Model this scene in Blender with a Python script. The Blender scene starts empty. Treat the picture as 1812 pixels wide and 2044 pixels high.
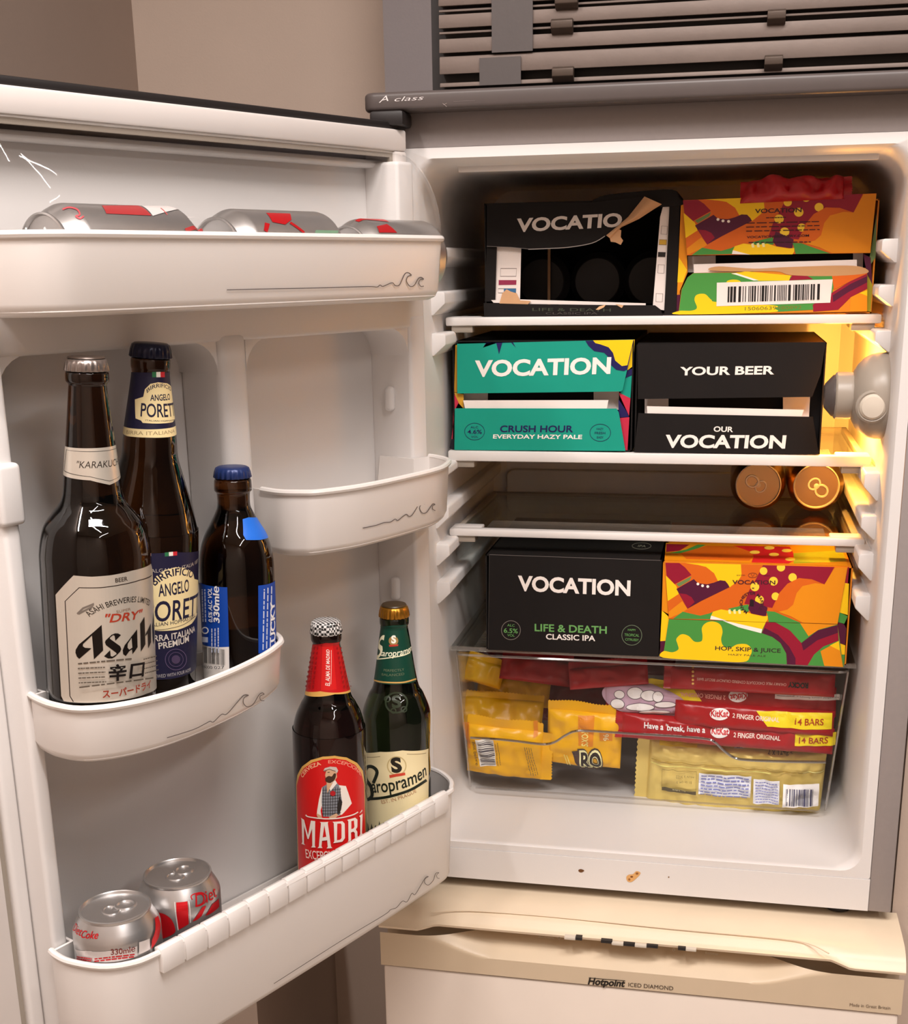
import bpy, bmesh, math, random
from mathutils import Vector, Matrix, noise
from mathutils.geometry import tessellate_polygon
random.seed(7)
C = bpy.context.scene.collection
W, H = 1812, 2044

# ------------------------------------------------------------------ camera
CAM = Vector((0.35314, -1.31338, 0.45004))
RR = Matrix(((0.97947423, 0.20102284, -0.01483437), (0.04210976, -0.27603703, -0.9602241), (-0.19712181, 0.93989009, -0.27883618)))
F, PX, PY = 2516.31, 924.06, 1263.86
cd = bpy.data.cameras.new('camera'); cam = bpy.data.objects.new('camera', cd); C.objects.link(cam)
cd.sensor_fit = 'HORIZONTAL'; cd.sensor_width = 36; cd.lens = F / W * 36
cd.shift_x = (W / 2 - PX) / W; cd.shift_y = (PY - H / 2) / W; cd.clip_start = 0.02
cam.matrix_world = Matrix.Translation(CAM) @ Matrix((RR[0], -RR[1], -RR[2])).transposed().to_4x4()
bpy.context.scene.camera = cam

# ------------------------------------------------------------------ world, lamps, exposure
sc = bpy.context.scene
sc.view_settings.view_transform = 'Standard'; sc.view_settings.look = 'None'
sc.view_settings.gamma = 1; sc.view_settings.use_curve_mapping = False; sc.view_settings.exposure = 0.10
sc.cycles.max_bounces = 10; sc.cycles.transparent_max_bounces = 24; sc.cycles.caustics_reflective = False; sc.cycles.caustics_refractive = False
wd = bpy.data.worlds.new('world'); sc.world = wd; wd.use_nodes = True
wd.node_tree.nodes['Background'].inputs[0].default_value = (0.9, 0.82, 0.78, 1); wd.node_tree.nodes['Background'].inputs[1].default_value = 0.05
def area(name, loc, size, power, col, target=None, rz=0):
    l = bpy.data.lights.new(name, 'AREA'); l.shape = 'RECTANGLE'; l.size, l.size_y = size; l.energy = power; l.color = col
    o = bpy.data.objects.new(name, l); C.objects.link(o); o.location = loc
    if target: o.rotation_euler = (Vector(target) - Vector(loc)).to_track_quat('-Z', 'Y').to_euler()
    else: o.rotation_euler = (0, 0, rz)
    o['kind'] = 'structure'; return o
WARM = (1.0, 0.925, 0.885)
area('ceiling_light_strip', (0.55, -1.02, 1.76), (1.1, 0.06), 24, WARM, rz=0.5)
area('ceiling_light_strip.001', (0.68, -1.42, 1.76), (1.3, 0.06), 23, WARM, rz=-0.5)
area('ceiling_light_strip.002', (1.9, -2.2, 1.76), (0.08, 1.4), 20, WARM)
area('added_wall_fill', (-0.48, -1.50, 1.76), (0.06, 0.9), 23, WARM)  # added fill lamp, brightens the walls behind and below the door

# ------------------------------------------------------------------ helpers: rays from the photograph to planes of the scene
def ray(x, y): return RR.transposed() @ Vector(((x - PX) / F, (y - PY) / F, 1))
def at(x, y, axis, val):
    r = ray(x, y); return CAM + r * ((val - CAM[axis]) / r[axis])
def atD(x, y, D): return CAM + ray(x, y) * D
def depth(p): return (RR @ (Vector(p) - CAM))[2]
def cv(ox, oy, s): return lambda x, y: (ox + x / s, oy + y / s)
DA = 0.448666; DD = Vector((-math.sin(DA), -math.cos(DA), 0)); DN = Vector((math.cos(DA), -math.sin(DA), 0)); DE = Vector((0.03266, -0.02, 0))
def dp(u, n, z): return DE + DD * u + DN * n + Vector((0, 0, z))
def dl(p): v = Vector(p) - DE; return v.dot(DD), v.dot(DN), p[2]
def ondoor(x, y, n):
    r = ray(x, y); return CAM + r * ((n - (CAM - DE).dot(DN)) / r.dot(DN))

# ------------------------------------------------------------------ materials
def lin(c):
    c = c / 255; return c / 12.92 if c <= 0.04045 else ((c + 0.055) / 1.055) ** 2.4
def rgb(r, g, b, k=1.0): return (min(lin(r) * k, .95), min(lin(g) * k, .95), min(lin(b) * k, .95), 1)
def mat(name, col, rough=0.4, metal=0.0, spec=0.5, var=0.06, vscale=30, bump=0.0, bscale=200, trans=0, ior=1.45, emit=None, coat=0):
    m = bpy.data.materials.new(name); m.use_nodes = True; nt = m.node_tree; b = nt.nodes['Principled BSDF']
    b.inputs['Roughness'].default_value = rough; b.inputs['Metallic'].default_value = metal
    b.inputs['Specular IOR Level'].default_value = spec; b.inputs['IOR'].default_value = ior
    b.inputs['Transmission Weight'].default_value = trans; b.inputs['Coat Weight'].default_value = coat
    b.inputs['Base Color'].default_value = col
    tc = nt.nodes.new('ShaderNodeTexCoord')
    if var:
        n = nt.nodes.new('ShaderNodeTexNoise'); n.inputs['Scale'].default_value = vscale; n.inputs['Detail'].default_value = 4
        mx = nt.nodes.new('ShaderNodeMix'); mx.data_type = 'RGBA'
        mx.inputs[6].default_value = tuple(c * (1 - var) for c in col[:3]) + (1,); mx.inputs[7].default_value = tuple(min(1, c * (1 + var)) for c in col[:3]) + (1,)
        nt.links.new(tc.outputs['Object'], n.inputs['Vector']); nt.links.new(n.outputs['Fac'], mx.inputs[0]); nt.links.new(mx.outputs[2], b.inputs['Base Color'])
    if bump:
        n2 = nt.nodes.new('ShaderNodeTexNoise'); n2.inputs['Scale'].default_value = bscale; n2.inputs['Detail'].default_value = 3
        bp = nt.nodes.new('ShaderNodeBump'); bp.inputs['Strength'].default_value = bump; bp.inputs['Distance'].default_value = 0.002
        nt.links.new(tc.outputs['Object'], n2.inputs['Vector']); nt.links.new(n2.outputs['Fac'], bp.inputs['Height']); nt.links.new(bp.outputs[0], b.inputs['Normal'])
    if emit: b.inputs['Emission Color'].default_value = emit[0]; b.inputs['Emission Strength'].default_value = emit[1]
    return m
def clear(name, tint=(1, 1, 1, 1), rough=0.03, base=0.04, gloss=1.0):
    m = bpy.data.materials.new(name); m.use_nodes = True; nt = m.node_tree; nt.nodes.clear()
    out = nt.nodes.new('ShaderNodeOutputMaterial'); t = nt.nodes.new('ShaderNodeBsdfTransparent'); g = nt.nodes.new('ShaderNodeBsdfGlossy')
    lw = nt.nodes.new('ShaderNodeLayerWeight'); mx = nt.nodes.new('ShaderNodeMixShader')
    pw = nt.nodes.new('ShaderNodeMath'); pw.operation = 'POWER'; pw.inputs[1].default_value = 4.0
    mu = nt.nodes.new('ShaderNodeMath'); mu.operation = 'MULTIPLY_ADD'; mu.inputs[1].default_value = .55 * gloss; mu.inputs[2].default_value = base
    nt.links.new(lw.outputs['Facing'], pw.inputs[0])
    t.inputs[0].default_value = tint; g.inputs[1].default_value = rough; g.inputs[0].default_value = (1, 1, 1, 1)
    nt.links.new(pw.outputs[0], mu.inputs[0]); nt.links.new(mu.outputs[0], mx.inputs[0]); nt.links.new(t.outputs[0], mx.inputs[1]); nt.links.new(g.outputs[0], mx.inputs[2]); nt.links.new(mx.outputs[0], out.inputs[0])
    return m
def inkmat(name, rough=0.45, metal=0.0, spec=0.4):
    m = bpy.data.materials.new(name); m.use_nodes = True; nt = m.node_tree; b = nt.nodes['Principled BSDF']
    a = nt.nodes.new('ShaderNodeAttribute'); a.attribute_name = 'ink'
    nt.links.new(a.outputs['Color'], b.inputs['Base Color']); b.inputs['Roughness'].default_value = rough; b.inputs['Metallic'].default_value = metal; b.inputs['Specular IOR Level'].default_value = spec
    return m
M = {}
M['white'] = mat('white_plastic', (.78, .745, .72, 1), .38, var=.02, vscale=12)
M['liner'] = mat('liner_plastic', (.74, .715, .70, 1), .42, var=.03, vscale=9, bump=.04, bscale=600)
M['tray'] = mat('tray_plastic', (.79, .75, .72, 1), .3, var=.02, vscale=14)
M['gasket'] = mat('gasket_rubber', (.72, .67, .64, 1), .6, var=.03)
M['steel'] = mat('grey_painted_steel', rgb(150, 142, 140), .45, var=.05, vscale=150, bump=.05, bscale=900)
M['darkgrey'] = mat('dark_grey_plastic', rgb(84, 76, 74), .4, var=.06, vscale=60)
M['black'] = mat('black_plastic', (.015, .012, .012, 1), .5, var=.1)
M['housing'] = mat('lamp_housing_plastic', rgb(158, 148, 136), .35, var=.03)
M['button'] = mat('button_plastic', rgb(205, 195, 180), .35, var=.03)
M['beige'] = mat('aged_beige_plastic', rgb(226, 208, 182), .35, var=.05, vscale=25, bump=.03, bscale=500)
M['band'] = mat('beige_door_band', rgb(206, 187, 160), .4, var=.04, vscale=25)
M['freezer'] = mat('freezer_white_enamel', rgb(228, 216, 204), .4, var=.02)
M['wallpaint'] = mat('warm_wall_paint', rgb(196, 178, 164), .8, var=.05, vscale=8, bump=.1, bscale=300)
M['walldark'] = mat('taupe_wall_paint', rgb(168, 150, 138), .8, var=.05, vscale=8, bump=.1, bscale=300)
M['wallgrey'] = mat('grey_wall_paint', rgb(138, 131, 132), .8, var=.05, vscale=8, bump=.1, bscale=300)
M['floor'] = mat('vinyl_floor', rgb(190, 178, 166), .5, var=.12, vscale=6)
M['ceiling'] = mat('ceiling_paint', rgb(225, 220, 212), .9, var=.03)
M['alu'] = mat('dull_aluminium', rgb(112, 99, 92), .55, metal=.2, var=.18, vscale=22, bump=.12, bscale=120)
M['strap'] = mat('grey_tape', rgb(82, 76, 75), .55, var=.06, vscale=40, bump=.05)
M['clip'] = mat('brown_metal_clip', rgb(78, 66, 58), .45, metal=.4, var=.15)
M['glass'] = clear('shelf_glass', (.89, .93, .91, 1), .04)
M['clear'] = clear('clear_plastic', (.994, .993, .991, 1), .04, .012, .7)
M['clearedge'] = clear('clear_plastic_edge', (.86, .85, .84, 1), .12, .20)
M['handleedge'] = clear('clear_handle_edge', (.42, .41, .40, 1), .1, .25)
M['ridge'] = clear('glass_ridge', (.80, .80, .78, 1), .15, .24)
M['amber'] = mat('brown_bottle_glass', (.066, .022, .006, 1), .03, trans=1, ior=1.5, var=0)
M['amberdark'] = mat('dark_brown_bottle_glass', (.035, .011, .009, 1), .03, trans=1, ior=1.5, var=0)
M['green'] = mat('dark_green_bottle_glass', (.022, .034, .012, 1), .03, trans=1, ior=1.5, var=0)
M['can'] = mat('brushed_can_aluminium', (.60, .585, .58, 1), .33, metal=.9, var=.04, vscale=80)
M['goldcan'] = mat('copper_gold_can', rgb(196, 152, 104), .32, metal=1, var=.05)
M['goldlid'] = mat('copper_gold_can_lid', rgb(206, 190, 176), .36, metal=.3, var=.05)
M['card'] = mat('black_carton_board', rgb(24, 20, 19, 1.0), .7, spec=.25, var=.15, vscale=40, bump=.03)
M['cardteal'] = mat('teal_carton_board', rgb(0, 138, 118, 1.2), .5, var=.05)
M['cardorange'] = mat('orange_carton_board', rgb(205, 120, 15, 1.2), .5, var=.06)
M['cardwhite'] = mat('white_carton_board', rgb(220, 210, 204, 1.2), .6, var=.04)
M['kraft'] = mat('torn_kraft_board', rgb(196, 152, 112, 1.1), .8, var=.12, vscale=60, bump=.1)
M['yellowfoil'] = mat('yellow_wrapper', rgb(238, 162, 0, 1.4), .34, var=.05, vscale=20, bump=.25, bscale=70)
M['redfoil'] = mat('red_wrapper', rgb(150, 12, 20, 1.25), .3, var=.06, vscale=20, bump=.25, bscale=80)
M['darkredfoil'] = mat('dark_red_wrapper', rgb(104, 8, 16, 1.3), .3, var=.06, vscale=20, bump=.25, bscale=80)
M['goldfoil'] = mat('olive_gold_wrapper', rgb(200, 180, 102, 1.4), .3, metal=.25, var=.06, vscale=20, bump=.25, bscale=60)
M['ink'] = inkmat('printed_ink'); M['foilink'] = inkmat('foil_print', .33, .45); M['glossink'] = inkmat('gloss_print', .3)
M['bulb'] = mat('lit_bulb_glass', (1, .7, .3, 1), .3, var=0, emit=((1, .5, .12, 1), 25))

# ------------------------------------------------------------------ mesh builder
OFF = {}
class MB:
    def __init__(s): s.v = []; s.f = []
    def add(s, vs, fs):
        n = len(s.v); s.v += [Vector(p) for p in vs]; s.f += [tuple(i + n for i in f) for f in fs]; return s
    def box(s, a, b, T=None):
        x0, y0, z0 = a; x1, y1, z1 = b
        vs = [Vector(p) for p in ((x0, y0, z0), (x1, y0, z0), (x1, y1, z0), (x0, y1, z0), (x0, y0, z1), (x1, y0, z1), (x1, y1, z1), (x0, y1, z1))]
        if T: vs = [T(p) for p in vs]
        return s.add(vs, [(0, 3, 2, 1), (4, 5, 6, 7), (0, 1, 5, 4), (1, 2, 6, 5), (2, 3, 7, 6), (3, 0, 4, 7)])
    def prism(s, poly, fa, fb):
        n = len(poly); s.add([fa(*p) for p in poly] + [fb(*p) for p in poly], [tuple(range(n))[::-1], tuple(range(n, 2 * n))] + [(i, (i + 1) % n, n + (i + 1) % n, n + i) for i in range(n)]); return s
    def loft(s, rings, close=True, cap0=True, cap1=True):
        n = len(rings[0]); vs = [p for r in rings for p in r]; fs = []
        for k in range(len(rings) - 1):
            for i in range(n if close else n - 1):
                a = k * n + i; b = k * n + (i + 1) % n; fs.append((a, b, b + n, a + n))
        if cap0: fs.append(tuple(range(n))[::-1])
        if cap1: fs.append(tuple(range((len(rings) - 1) * n, len(rings) * n)))
        return s.add(vs, fs)
    def lathe(s, prof, seg=40, T=lambda p: p, mod=None):
        rings = []
        for r, z in prof:
            rings.append([T(Vector((r * (mod(r, z, a) if mod else 1) * math.cos(a), r * (mod(r, z, a) if mod else 1) * math.sin(a), z))) for a in [2 * math.pi * i / seg for i in range(seg)]])
        return s.loft(rings)
    def tube(s, path, r, seg=6, closed=False):
        P = [Vector(p) for p in path]; n = len(P); rings = []
        for i in range(n):
            t = (P[(i + 1) % n] - P[i - 1]) if closed else (P[min(i + 1, n - 1)] - P[max(i - 1, 0)])
            if t.length < 1e-9: t = Vector((1, 0, 0))
            t.normalize(); up = Vector((0, 0, 1)) if abs(t.z) < .9 else Vector((0, 1, 0))
            a = t.cross(up).normalized(); b = t.cross(a)
            rings.append([P[i] + a * (r * math.cos(2 * math.pi * k / seg)) + b * (r * math.sin(2 * math.pi * k / seg)) for k in range(seg)])
        if closed: rings.append(rings[0])
        return s.loft(rings, True, not closed, not closed)
    def grid(s, fn, nu, nv):
        vs = [fn(i / nu, j / nv) for j in range(nv + 1) for i in range(nu + 1)]
        return s.add(vs, [(j * (nu + 1) + i, j * (nu + 1) + i + 1, (j + 1) * (nu + 1) + i + 1, (j + 1) * (nu + 1) + i) for j in range(nv) for i in range(nu)])
    def build(s, name, m, parent=None, bevel=0, seg=2, weld=False, ang=35, smooth=True, normals=True):
        me = bpy.data.meshes.new(name); o = bpy.data.objects.new(name, me); C.objects.link(o)
        off = OFF.get(parent, Vector()) if parent else Vector()
        bm = bmesh.new(); vs = [bm.verts.new(p - off) for p in s.v]
        for f in s.f:
            try: bm.faces.new([vs[i] for i in f])
            except ValueError: pass
        if weld: bmesh.ops.remove_doubles(bm, verts=bm.verts, dist=1e-5)
        if normals: bmesh.ops.recalc_face_normals(bm, faces=bm.faces)
        if bevel:
            ed = [e for e in bm.edges if len(e.link_faces) == 2 and e.calc_face_angle(0) > math.radians(40)]
            bmesh.ops.bevel(bm, geom=ed, offset=bevel, segments=seg, affect='EDGES', profile=.5, clamp_overlap=True)
        bm.to_mesh(me); bm.free()
        if smooth: me.polygons.foreach_set('use_smooth', [True] * len(me.polygons)); me.set_sharp_from_angle(angle=math.radians(ang))
        me.materials.append(m)
        if parent: o.parent = parent; OFF[o] = off
        else: OFF[o] = Vector()
        return o
def tag(o, label, cat, group=None):
    o['label'] = label; o['category'] = cat
    if group: o['group'] = group
    return o
def thing(name, label, cat, loc=(0, 0, 0), group=None):
    o = bpy.data.objects.new(name, None); C.objects.link(o); o.empty_display_size = .02; o.location = loc; OFF[o] = Vector(loc)
    return tag(o, label, cat, group)
def struct(o): o['kind'] = 'structure'; return o
def copy_tree(o, parent=None):
    c = o.copy(); C.objects.link(c); c.parent = parent
    for ch in list(o.children): copy_tree(ch, c)
    return c
def rrect(x0, x1, z0, z1, r, k=5):
    out = []
    for cx, cz, a0 in ((x1 - r, z1 - r, 0), (x0 + r, z1 - r, 90), (x0 + r, z0 + r, 180), (x1 - r, z0 + r, 270)):
        for i in range(k + 1): a = math.radians(a0 + 90 * i / k); out.append((cx + r * math.cos(a), cz + r * math.sin(a)))
    return out
def smooth(pts, closed=True, k=5):
    n = len(pts); out = []
    for i in range(n if closed else n - 1):
        p0, p1, p2, p3 = (pts[(i + j) % n] if closed else pts[max(0, min(n - 1, i + j))] for j in (-1, 0, 1, 2))
        for t in [j / k for j in range(k)]:
            out.append(tuple(.5 * (2 * p1[c] + (p2[c] - p0[c]) * t + (2 * p0[c] - 5 * p1[c] + 4 * p2[c] - p3[c]) * t * t + (3 * p1[c] - p0[c] - 3 * p2[c] + p3[c]) * t ** 3) for c in range(len(p1))))
    if not closed: out.append(tuple(pts[-1]))
    return out

# ------------------------------------------------------------------ surfaces that carry print
class Plane:
    step = None
    def __init__(s, o, e1, e2, n): s.o = Vector(o); s.e1 = Vector(e1).normalized(); s.e2 = Vector(e2).normalized(); s.n = Vector(n).normalized()
    def hit(s, x, y):
        r = ray(x, y); t = (s.o - CAM).dot(s.n) / r.dot(s.n); p = CAM + r * t - s.o; return p.dot(s.e1), p.dot(s.e2)
    def pt(s, u, v, h): return s.o + s.e1 * u + s.e2 * v + s.n * h
def front(Y): return Plane((0, Y, 0), (1, 0, 0), (0, 0, 1), (0, -1, 0))
class Turned:                                    # surface of revolution about the local z axis of a matrix
    def __init__(s, prof, mx, R0): s.p = prof; s.mx = mx; s.inv = mx.inverted(); s.R0 = R0; s.step = .0022; s.c = None
    def r(s, z):
        P = s.p
        for (r0, z0), (r1, z1) in zip(P, P[1:]):
            lo, hi = min(z0, z1), max(z0, z1)
            if lo <= z <= hi and hi > lo: return r0 + (r1 - r0) * (z - z0) / (z1 - z0)
        return P[-1][0]
    def hit(s, x, y):
        o = s.inv @ CAM; d = (s.inv.to_3x3() @ ray(x, y)); best = None
        t0 = (-(o.x * d.x + o.y * d.y)) / (d.x * d.x + d.y * d.y)
        def g(t): p = o + d * t; return math.hypot(p.x, p.y) - s.r(p.z)
        a, b = t0 - .12, t0
        if g(b) > 0: t = b
        else:
            for _ in range(40):
                m = (a + b) / 2
                if g(m) > 0: a = m
                else: b = m
            t = b
        p = o + d * t; th = math.atan2(p.y, p.x); cth = math.atan2(o.y, o.x); dth = (th - cth + math.pi) % (2 * math.pi) - math.pi
        return dth * s.R0, p.z
    def pt(s, u, v, h):
        if s.c is None: o = s.inv @ CAM; s.c = math.atan2(o.y, o.x)
        th = s.c + u / s.R0; r = s.r(v) + h; return Vector((r * math.cos(th), r * math.sin(th), v))
class Wall:                                      # vertical sheet over an open plan path
    step = .004
    def __init__(s, path): s.P = [Vector((p[0], p[1], 0)) for p in path]; s.L = [0]; [s.L.append(s.L[-1] + (b - a).length) for a, b in zip(s.P, s.P[1:])]
    def hit(s, x, y):
        r = ray(x, y); best = None
        for a, b, l in zip(s.P, s.P[1:], s.L):
            e = b - a; det = r.x * -e.y + r.y * e.x
            if abs(det) < 1e-12: continue
            w = a - CAM; t = (w.x * -e.y + w.y * e.x) / det; k = (r.x * w.y - r.y * w.x) / det
            if t > 0 and -.001 <= k <= 1.001 and (best is None or t < best[0]): best = (t, l + k * e.length, (CAM + r * t).z)
        return best[1], best[2]
    def pt(s, u, v, h):
        i = max(0, min(len(s.P) - 2, next((j for j in range(len(s.L) - 1) if s.L[j + 1] >= u), len(s.P) - 2)))
        e = (s.P[i + 1] - s.P[i]); p = s.P[i] + e * ((u - s.L[i]) / e.length); n = Vector((e.y, -e.x, 0)).normalized()
        if n.dot(CAM - p) < 0: n = -n
        return p + n * h + Vector((0, 0, v))
class Pillow(Plane):
    def __init__(s, o, e1, e2, n, w, h, t, ck=1.0): super().__init__(o, e1, e2, n); s.w, s.h, s.t = w, h, t; s.step = .002; s.ck = ck
    def bulge(s, u, v):
        a = max(0, 1 - abs(2 * u / s.w) ** 4); b = max(0, 1 - abs(2 * v / s.h) ** 4); k = (a ** .5) * (b ** .5)
        wr = noise.noise(Vector((u * 110, v * 40, s.o.x * 31))) * .0012 + noise.noise(Vector((u * 70 + s.o.x * 9, v * 70, s.o.z * 11))) * .0016 + noise.noise(Vector((u * 25, v * 25 + 3, s.o.x * 7))) * .0022
        wr += (abs(noise.noise(Vector((u * 45 + v * 30, v * 55 - u * 20, s.o.x * 13)))) - .25) * .004
        return s.t / 2 * k + s.ck * wr * min(1, k * 1.5)
    def pt(s, u, v, h): return super().pt(u, v, s.bulge(u, v) + h)
    def hit(s, x, y):
        r = ray(x, y); t = (s.o + s.n * (s.t * .5) - CAM).dot(s.n) / r.dot(s.n); p = CAM + r * t - s.o; return p.dot(s.e1), p.dot(s.e2)

TXT = {}
def text_mesh(body, bold=0.0):
    k = (body, bold)
    if k not in TXT:
        cu = bpy.data.curves.new('t', 'FONT'); cu.body = body; cu.offset = bold; cu.resolution_u = 4
        o = bpy.data.objects.new('t', cu); me = o.to_mesh()
        vs = [(v.co.x, v.co.y) for v in me.vertices]; fs = [tuple(p.vertices) for p in me.polygons]
        o.to_mesh_clear(); bpy.data.objects.remove(o); bpy.data.curves.remove(cu)
        TXT[k] = (vs, fs)
    return TXT[k]
class Print:
    def __init__(s, S, conv=lambda x, y: (x, y), h0=.0003, k=1.25):
        if isinstance(S, Pillow): h0 = .0005; k = 1.5
        s.S = S; s.cv = conv; s.h = h0; s.k = k; s.items = []
    def uv(s, x, y): return s.S.hit(*s.cv(x, y))
    def raw(s, vs, fs, col, lay=None):
        s.h += (.0001 if isinstance(s.S, Pillow) else .000025 if s.S.step else .000012); s.items.append((vs, fs, rgb(*col, s.k), s.h))
    def polyuv(s, pts, col):
        tri = tessellate_polygon([[Vector((a, b, 0)) for a, b in pts]]); s.raw(pts, [tuple(t) for t in tri], col); return s
    def poly(s, pts, col, sm=False):
        q = [s.uv(*p) for p in pts]; return s.polyuv(smooth(q) if sm else q, col)
    def disc(s, x, y, r, col, ry=None, n=20):
        return s.poly([(x + r * math.cos(2 * math.pi * i / n), y + (ry or r) * math.sin(2 * math.pi * i / n)) for i in range(n)], col)
    def line(s, pts, w, col, sm=False, closed=False):      # w in crop pixels
        if sm: pts = smooth(pts, closed)
        L = []; R = []; n = len(pts)
        for i, p in enumerate(pts):
            a = pts[i - 1] if (i or closed) else p; b = pts[(i + 1) % n] if (i < n - 1 or closed) else p
            dx, dy = b[0] - a[0], b[1] - a[1]; l = math.hypot(dx, dy) or 1
            L.append((p[0] - dy / l * w / 2, p[1] + dx / l * w / 2)); R.append((p[0] + dy / l * w / 2, p[1] - dx / l * w / 2))
        q = [s.uv(*p) for p in L + R]; m = n if closed else n - 1
        s.raw(q, [(i, (i + 1) % n, n + (i + 1) % n, n + i) for i in range(m)], col); return s
    def ring(s, x, y, r, w, col, ry=None):
        return s.line([(x + r * math.cos(2 * math.pi * i / 28), y + (ry or r) * math.sin(2 * math.pi * i / 28)) for i in range(28)], w, col, closed=True)
    def text(s, body, a, b, cap, col, bold=.02, shear=0.0, capm=None):  # baseline from pixel a to pixel b; cap = letter height in crop pixels
        vs, fs = text_mesh(body, bold)
        if not vs: return s
        x0 = min(v[0] for v in vs); x1 = max(v[0] for v in vs); A = s.uv(*a); B = s.uv(*b)
        dx, dy = B[0] - A[0], B[1] - A[1]; L = math.hypot(dx, dy); ex = (dx / L, dy / L)
        pl = math.hypot(b[0] - a[0], b[1] - a[1]); mx, my = (a[0] + b[0]) / 2, (a[1] + b[1]) / 2; nx, ny = (b[1] - a[1]) / pl, -(b[0] - a[0]) / pl
        q0 = s.uv(mx, my); q1 = s.uv(mx + nx * cap, my + ny * cap); hm = capm or math.hypot(q1[0] - q0[0], q1[1] - q0[1])
        vv = (q1[0] - q0[0], q1[1] - q0[1]); ey = (-ex[1], ex[0])
        if vv[0] * ey[0] + vv[1] * ey[1] < 0: ey = (-ey[0], -ey[1])
        sx = L / (x1 - x0); sy = hm / .69
        s.raw([(A[0] + ex[0] * (x - x0 + shear * y) * sx + ey[0] * y * sy, A[1] + ex[1] * (x - x0 + shear * y) * sx + ey[1] * y * sy) for x, y in vs], fs, col); return s
    def curved(s, body, pts, cap, col, bold=.01):      # whole line of lettering bent along a baseline given in crop pixels
        vs, fs = text_mesh(body, bold); x0 = min(v[0] for v in vs); x1 = max(v[0] for v in vs)
        B = smooth([s.uv(*p) for p in smooth(pts, False, 4)], False, 2); Ls = [0]
        for a, b in zip(B, B[1:]): Ls.append(Ls[-1] + math.hypot(b[0] - a[0], b[1] - a[1]))
        m = len(pts) // 2; q0 = s.uv(*pts[m]); q1 = s.uv(pts[m][0], pts[m][1] - cap); hm = math.hypot(q1[0] - q0[0], q1[1] - q0[1]); sy = hm / .69
        def f(x, y):
            t = (x - x0) / (x1 - x0) * Ls[-1]; i = max(0, min(len(B) - 2, next((k for k in range(len(Ls) - 1) if Ls[k + 1] >= t), len(B) - 2)))
            dx, dy = B[i + 1][0] - B[i][0], B[i + 1][1] - B[i][1]; l = math.hypot(dx, dy) or 1e-9; k = (t - Ls[i]) / l
            return B[i][0] + dx * k - dy / l * y * sy, B[i][1] + dy * k + dx / l * y * sy
        s.raw([f(*v) for v in vs], fs, col); return s
    def arc(s, body, x, y, r, a0, a1, cap, col, bold=.02, ry=None):   # letters along an arc, angles in degrees, 90 = top
        n = len(body)
        for i, ch in enumerate(body):
            if ch == ' ': continue
            a = math.radians(a0 + (a1 - a0) * (i + .5) / n); st = abs(math.radians(a1 - a0)) / n * r * .40
            px, py = x + r * math.cos(a), y - (ry or r) * math.sin(a); tx, ty = math.sin(a), math.cos(a) * ((ry or r) / r); l = math.hypot(tx, ty); tx /= l; ty /= l
            if a1 > a0: tx, ty = -tx, -ty
            s.text(ch, (px - tx * st, py - ty * st), (px + tx * st, py + ty * st), cap, col, bold)
        return s
    def bars(s, x0, y0, x1, y1, dx, dy, col, n=30, seed=1):       # barcode: strokes from the line (x0,y0)-(x1,y1) along (dx,dy)
        rd = random.Random(seed); w = [rd.choice((1, 1, 1, 2, 2, 3)) for _ in range(2 * n)]; T = sum(w); p = 0
        for i, k in enumerate(w):
            a, b = p / T, (p + k) / T; p += k
            if i % 2 == 0:
                f = lambda t: (x0 + (x1 - x0) * t, y0 + (y1 - y0) * t); A, B = f(a), f(b)
                s.poly([A, B, (B[0] + dx, B[1] + dy), (A[0] + dx, A[1] + dy)], col)
        return s
    def rows(s, x0, y0, x1, y1, n, dx, dy, w, col, seed=2):      # rows of tiny unreadable type as broken strokes
        rd = random.Random(seed)
        for i in range(n):
            ax, ay, bx, by = x0 + dx * i, y0 + dy * i, x1 + dx * i, y1 + dy * i; t = 0
            while t < .98:
                e = min(1, t + rd.uniform(.05, .16)); s.line([(ax + (bx - ax) * t, ay + (by - ay) * t), (ax + (bx - ax) * e, ay + (by - ay) * e)], w, col); t = e + rd.uniform(.015, .03)
        return s
    def build(s, name, parent, m='ink'):
        V = []; Fc = []; K = []; st = s.S.step
        for vs, fs, col, h in s.items:
            if st:
                bm = bmesh.new(); bv = [bm.verts.new((a, b, 0)) for a, b in vs]
                for f in fs:
                    try: bm.faces.new([bv[i] for i in f])
                    except ValueError: pass
                for ax in ((0, 1) if isinstance(s.S, (Pillow, Turned)) else (0,)):
                    lo = min(v[ax] for v in vs); hi = max(v[ax] for v in vs); c = (math.floor(lo / st) + 1) * st
                    while c < hi:
                        no = (1, 0, 0) if ax == 0 else (0, 1, 0); co = (c, 0, 0) if ax == 0 else (0, c, 0)
                        bmesh.ops.bisect_plane(bm, geom=bm.verts[:] + bm.edges[:] + bm.faces[:], dist=1e-7, plane_co=co, plane_no=no); c += st
                bm.verts.index_update(); vs = [(v.co.x, v.co.y) for v in bm.verts]; fs = [tuple(v.index for v in f.verts) for f in bm.faces]; bm.free()
            n = len(V); V += [s.S.pt(a, b, h) for a, b in vs]; Fc += [tuple(i + n for i in f) for f in fs]; K += [col] * len(vs)
        off = OFF.get(parent, Vector()); me = bpy.data.meshes.new(name); me.from_pydata([v - off for v in V], [], Fc)
        at_ = me.color_attributes.new('ink', 'FLOAT_COLOR', 'POINT'); at_.data.foreach_set('color', [c for k in K for c in k])
        me.materials.append(M[m]); o = bpy.data.objects.new(name, me); C.objects.link(o); o.parent = parent; OFF[o] = off
        return o

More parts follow.
